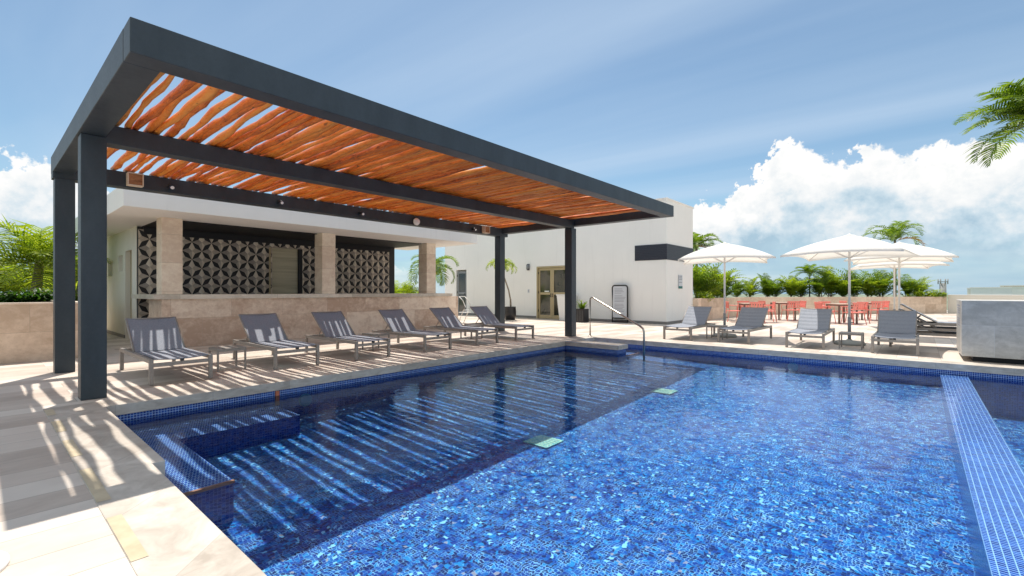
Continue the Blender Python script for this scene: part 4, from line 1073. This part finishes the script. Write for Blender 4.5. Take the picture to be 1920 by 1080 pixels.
# palms behind the far hedge
palm('slender young palm tree rising above the hedge between two umbrellas', 1518, 512, 27, 1.0, 11, 0.8, 0.03, 5, 'leaf_green', el=(0.1, 1.1), droop=1.4, ll=0.40, n=16, lw=0.07)
palm('coconut palm with arching crown above the white umbrellas', 1678, 452, 30, 2.3, 12, 0.6, 0.075, 9, 'leaf_green', el=(0.45, 1.55), droop=2.1, ll=0.62, n=22, lw=0.085)
palm('leafy palm peeping out behind the white building corner', 1306, 462, 24, 1.35, 18, 0.8, 0.06, 14, 'leaf_green', el=(0.0, 1.3), droop=1.8, ll=0.50, n=18, lw=0.08)
palm('large palm reaching in at the upper right edge', 1954, 228, 11.5, 1.75, 20, -1.0, 0.10, 31, 'leaf_green', el=(-0.05, 1.25), droop=1.3, ll=0.62, n=30, lw=0.058, azs=[R_(q) for q in (221, 60, 205, 330, 240, 120, 195, 262, 228, 10, 212, 90, 250, 160)])
# palm seen through the bar, with fruit
palm('palm with an orange fruit cluster seen through the open end of the bar', 812, 500, 21, 1.5, 13, 0.2, 0.07, 41, 'leaf_green', el=(0.1, 1.1), droop=2.2, ll=0.46, n=24, lw=0.06, fruit=True)
x, y = at(760, 21)
for i, (u, dd, s_, l) in enumerate([(738, 19.5, 1.0, 'bright green clump behind the bar opening, left one next to the screen'), (760, 20.5, 0.95, 'bright green clump in the middle of the bar opening'), (782, 19.8, 0.85, 'bright green clump behind the bar opening beside the last column')]):
    x, y = at(u, dd); b = shrub_mesh(70 + i, 1.45, 30, 'leaf_bright', 0.38, 0.8); t = thing('leafy_clump', l, 'plant', (x, y, 0.35), 0, 'green clumps behind the bar opening'); b.build('foliage', t); t.scale = (s_, s_, s_ * 0.95)
    b = MB(); b.tube([(0, 0, -0.35), (0, 0, 0.3)], 0.03, 'trunk', 6); b.build('stem', t)
# left planter
palm('stout short palm with bright fronds behind the left planter wall', 74, 490, 12.0, 1.35, 24, 0.8, 0.095, 61, 'leaf_bright', el=(-0.25, 1.25), droop=1.1, ll=0.78, n=22, lw=0.050, lean=(0.10, -0.12))
for i, (u, dd, s_, l, m) in enumerate([(-30, 13.5, 1.2, 'bright fan of fronds at the far left edge', 'leaf_bright'), (22, 15.5, 0.95, 'tall green clump left of the stout palm', 'leaf_bright'), (118, 15.5, 1.5, 'tall bright clump right of the stout palm beside the rear post', 'leaf_bright'), (145, 15.5, 1.5, 'green clump glimpsed between the two near posts', 'leaf_green')]):
    x, y = at(u, dd); b = shrub_mesh(80 + i, 1.35, 32, m, 0.42, 1.0); t = thing('leafy_clump', l, 'plant', (x, y, 0.8), 0, 'leafy clumps in the left planter'); b.build('foliage', t); t.scale = (s_,) * 3
    b = MB(); b.tube([(0, 0, -0.05), (0, 0, 0.3)], 0.03, 'trunk', 6); b.build('stem', t)
for i, (u, dd, r, l) in enumerate([(18, 10.4, 0.42, 'dark low shrub on the left planter, leftmost'), (44, 10.3, 0.40, 'dark low shrub in front of the stout palm trunk'), (84, 10.5, 0.42, 'dark low shrub right of the stout palm trunk'), (100, 10.9, 0.60, 'leafy low shrub against the rear post'), (128, 11.3, 0.55, 'dark low shrub hidden mostly behind the two posts')]):
    x, y = at(u, dd); b = bushy_mesh(90 + i, r, 0.36, 700, 'leaf_dark' if i < 3 else 'leaf_green'); o = b.build('low_shrub', loc=(x, y, 0.78)); tag(o, l, 'shrub', 'low shrubs in the left planter')
# potted plants at the white building
def pot(name, label, loc, r, h, square=False):
    t = thing(name, label, 'potted plant', loc)
    if square:
        b = MB(); b.box(-r, r, -r, r, 0, h, 'pot_black')
        for q in range(5): b.box(-r + 0.04 + q * r * 0.38, -r + 0.05 + q * r * 0.38, -r - 0.004, -r - 0.0005, 0.04, h - 0.04, 'grey_frame')
        b.build('pot', t, 0.008)
    else:
        b = MB(); b.lathe([(r * 0.78, 0), (r * 0.98, h * 0.3), (r, h * 0.6), (r * 0.92, h * 0.94), (r * 0.96, h), (r * 0.86, h), (r * 0.84, h * 0.9)], 'pot_black', 28); b.build('pot', t)
    b = MB(); b.lathe([(r * 0.82, h * 0.88), (r * 0.1, h * 0.93)], 'soil', 16); b.build('soil', t)
    return t
t = pot('potted_palm', 'leaning potted palm in a round black pot against the white wall', (-12.95, 14.75, 0), 0.26, 0.55)
b = MB(); b.tube([(0.04, 0, 0.45), (0.02, 0.0, 0.85), (-0.06, -0.03, 1.25), (-0.18, -0.10, 1.65), (-0.27, -0.18, 2.0), (-0.30, -0.22, 2.25)], [0.045, 0.035, 0.03, 0.028, 0.028, 0.03], 'trunk', 8); b.build('trunk', t)
b = MB(); rnd = random.Random(5)
for k in range(15): frond(b, (-0.30, -0.22, 2.23), k * 2.4, rnd.uniform(0.45, 1.2), rnd.uniform(0.70, 0.92), 2.7, 18, 0.045, 0.26, 'leaf_bright', rnd, 0.008)
b.build('crown', t)
t = pot('potted_plant', 'bushy green plant in a tall square black planter behind the handrail', (-9.85, 15.45, 0), 0.19, 0.52, True)
b = MB(); rnd = random.Random(8)
for k in range(60): blade(b, (rnd.uniform(-0.06, 0.06), rnd.uniform(-0.06, 0.06), 0.48), rnd.uniform(0, 6.28), rnd.uniform(0.5, 1.5), rnd.uniform(0.32, 0.55), 0.026, 1.2, 'leaf_green', 5)
b.build('foliage', t)
# rack glimpsed beyond the bar end
t = thing('folding_chair', 'white tubular folding chair leaning by the end of the bar', 'chair', (*at(868, 17.2), 0), R_(20))
b = MB(); b.tube([(-0.2, 0, 0.0), (0.02, 0, 0.5), (0.1, 0, 0.62), (0.0, 0, 0.85), (-0.16, 0, 1.0)], 0.015, 'white_metal', 6); b.tube([(-0.2, 0.45, 0.0), (0.02, 0.45, 0.5), (0.1, 0.45, 0.62), (0.0, 0.45, 0.85), (-0.16, 0.45, 1.0)], 0.015, 'white_metal', 6)
b.tube([(-0.16, 0, 1.0), (-0.16, 0.45, 1.0)], 0.015, 'white_metal', 6); b.tube([(0.02, 0, 0.5), (0.02, 0.45, 0.5)], 0.015, 'white_metal', 6); b.build('frame', t)
b = MB(); b.box(-0.2, 0.12, 0.02, 0.43, 0.40, 0.42, 'white_plastic'); b.build('seat', t)
